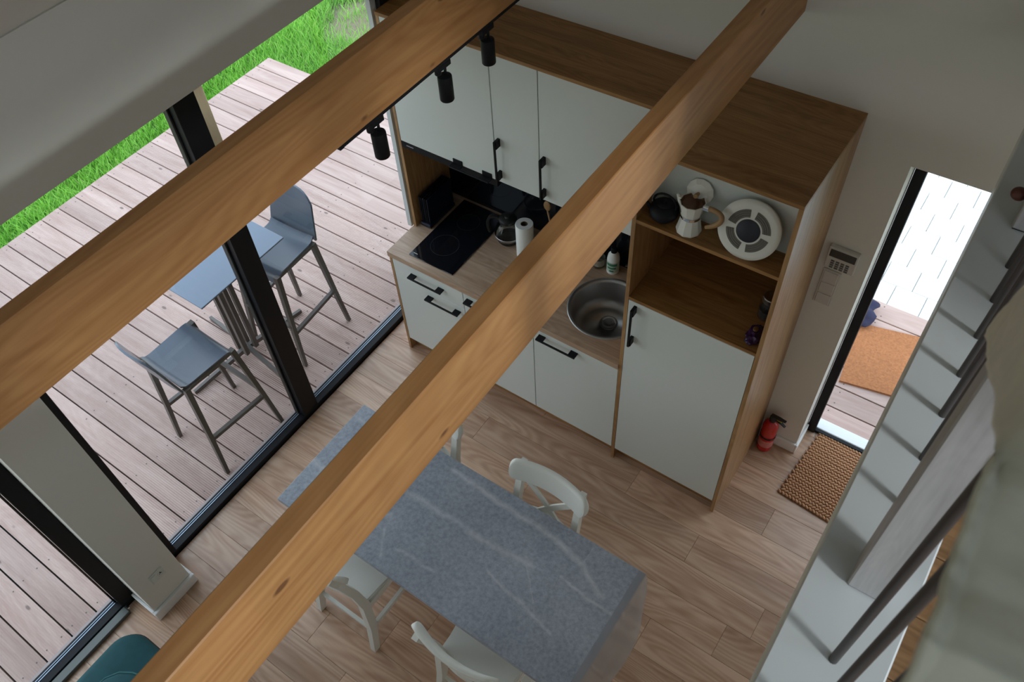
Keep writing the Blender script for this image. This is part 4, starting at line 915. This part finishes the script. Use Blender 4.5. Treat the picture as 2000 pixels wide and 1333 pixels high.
# ================================================================== LOFT RAILING
rl = root('loft_railing', (2.705, -1.6, LZ), 'dark steel baluster railing with pale posts on the white loft ledge', 'railing')
ys = [-.632, -.748, -.863, -.978, -1.090, -1.205, -1.320, -1.645, -1.768, -1.897, -2.012, -2.127, -2.242, -2.357, -.362, -.247, -.132, -.017, .098, .213, .328, .443]
for y_ in ys:
    b = BM(); sweep(b, [(2.704, y_, LZ+.0003), (2.716, y_, 3.802)], .0152, .0152, n=10); finish('baluster', b, M['bar'], rl, smooth=True, auto=40)
for y0 in (-1.515, -.510):
    pn = finish('newel_post', box(BM(), 2.676, 2.742, y0, y0+.072, LZ+.003, 3.50 if y0 < -1 else 3.802, .003), M['greywood'], rl)
    finish('base_gap', box(BM(), 2.6785, 2.7395, y0+.0025, y0+.0695, LZ+.0002, LZ+.003), M['gap'], pn)
finish('handrail', box(BM(), 2.686, 2.742, -4.5, .58, 3.800, 3.828, .006, 2), M['greywood'], rl)
b = BM(); bmesh.ops.create_uvsphere(b, u_segments=16, v_segments=10, radius=.016, matrix=Matrix.Translation((2.659, -.474, LZ+.070)) @ Matrix.Diagonal((1.1, 1, 1, 1))); finish('post_knob', b, M['redwood'], rl, smooth=True)
# wool throw draped on the handrail
b = BM(); L_edge = [(-2.75, 3.62, 2.67), (-2.40, 3.66, 2.67), (-2.15, 3.70, 2.67), (-2.03, 3.738, 2.67), (-2.018, 3.752, 2.67), (-2.008, 3.770, 2.67), (-1.985, 3.768, 2.67), (-1.953, 3.752, 2.67), (-1.935, 3.751, 2.67), (-1.897, 3.747, 2.67), (-1.863, 3.742, 2.67), (-1.789, 3.694, 2.67), (-1.614, 3.556, 2.67), (-1.453, 3.423, 2.67), (-1.33, 3.335, 2.671), (-1.30, 3.322, 2.673)]
nu = len(L_edge); sub_ = 6; edge = []
for i in range(nu-1):
    for q in range(sub_): edge.append(Vector(L_edge[i]).lerp(Vector(L_edge[i+1]), q/sub_))
edge.append(Vector(L_edge[-1]))
KS = .78
edge = [Vector((CAM.y+KS*(e.x-CAM.y), CAM.z+KS*(e.y-CAM.z), CAM.x+KS*(e.z-CAM.x))) for e in edge]
nv = 44; G = [[], []]
for e in edge:
    xl, yy_, hem = e.z, e.x, e.y; tp_ = max(3.849, hem)
    pth = [Vector((xl, 0, hem)), Vector((xl+.004, 0, (hem+tp_-.012)/2)), Vector((xl+.007, 0, max(hem, tp_-.012))), Vector((2.672, 0, tp_)), Vector((2.70, 0, tp_+.003)), Vector((2.735, 0, tp_)), Vector((2.753, 0, tp_-.012)), Vector((2.760, 0, tp_-.08)), Vector((2.768, 0, tp_-.26))]
    ln = [0]
    for p_, q_ in zip(pth[:-1], pth[1:]): ln.append(ln[-1]+(q_-p_).length)
    rows = ([], [])
    for j in range(nv+1):
        d_ = ln[-1]*(j/nv)**1.15; i_ = max(k for k in range(len(ln)-1) if ln[k] <= d_+1e-9); f_ = (d_-ln[i_])/max(1e-9, ln[i_+1]-ln[i_])
        p_ = pth[i_].lerp(pth[i_+1], min(1, f_)); q_ = pth[i_+1]-pth[i_]; q_.normalize(); nr = Vector((-q_.z, 0, q_.x))
        far = max(0, (yy_+1.72)/.21); y_ = yy_-.30*far*min(.25, max(0, p_.z-hem))
        w_ = .0028*noise.noise(Vector((p_.x*45, y_*45, p_.z*45)))+.0025*noise.noise(Vector((p_.x*9, y_*16, p_.z*9+4)))
        if j == 0: p_ = p_+Vector((0, 0, .004*noise.noise(Vector((y_*90, 3, 1)))))
        a_ = p_+nr*w_; c_ = a_-nr*.006
        rows[0].append(b.verts.new((a_.x, y_, a_.z))); rows[1].append(b.verts.new((c_.x, y_, c_.z)))
    G[0].append(rows[0]); G[1].append(rows[1])
m_ = len(edge)
for i in range(m_-1):
    for j in range(nv):
        b.faces.new((G[0][i][j], G[0][i][j+1], G[0][i+1][j+1], G[0][i+1][j])); b.faces.new((G[1][i][j], G[1][i+1][j], G[1][i+1][j+1], G[1][i][j+1]))
    b.faces.new((G[0][i][0], G[0][i+1][0], G[1][i+1][0], G[1][i][0])); b.faces.new((G[0][i][nv], G[1][i][nv], G[1][i+1][nv], G[0][i+1][nv]))
for j in range(nv):
    b.faces.new((G[0][0][j], G[1][0][j], G[1][0][j+1], G[0][0][j+1])); b.faces.new((G[0][m_-1][j], G[0][m_-1][j+1], G[1][m_-1][j+1], G[1][m_-1][j]))
finish('wool_throw', b, M['throw'], smooth=True, label='rough beige wool throw draped over the loft railing', cat='blanket')
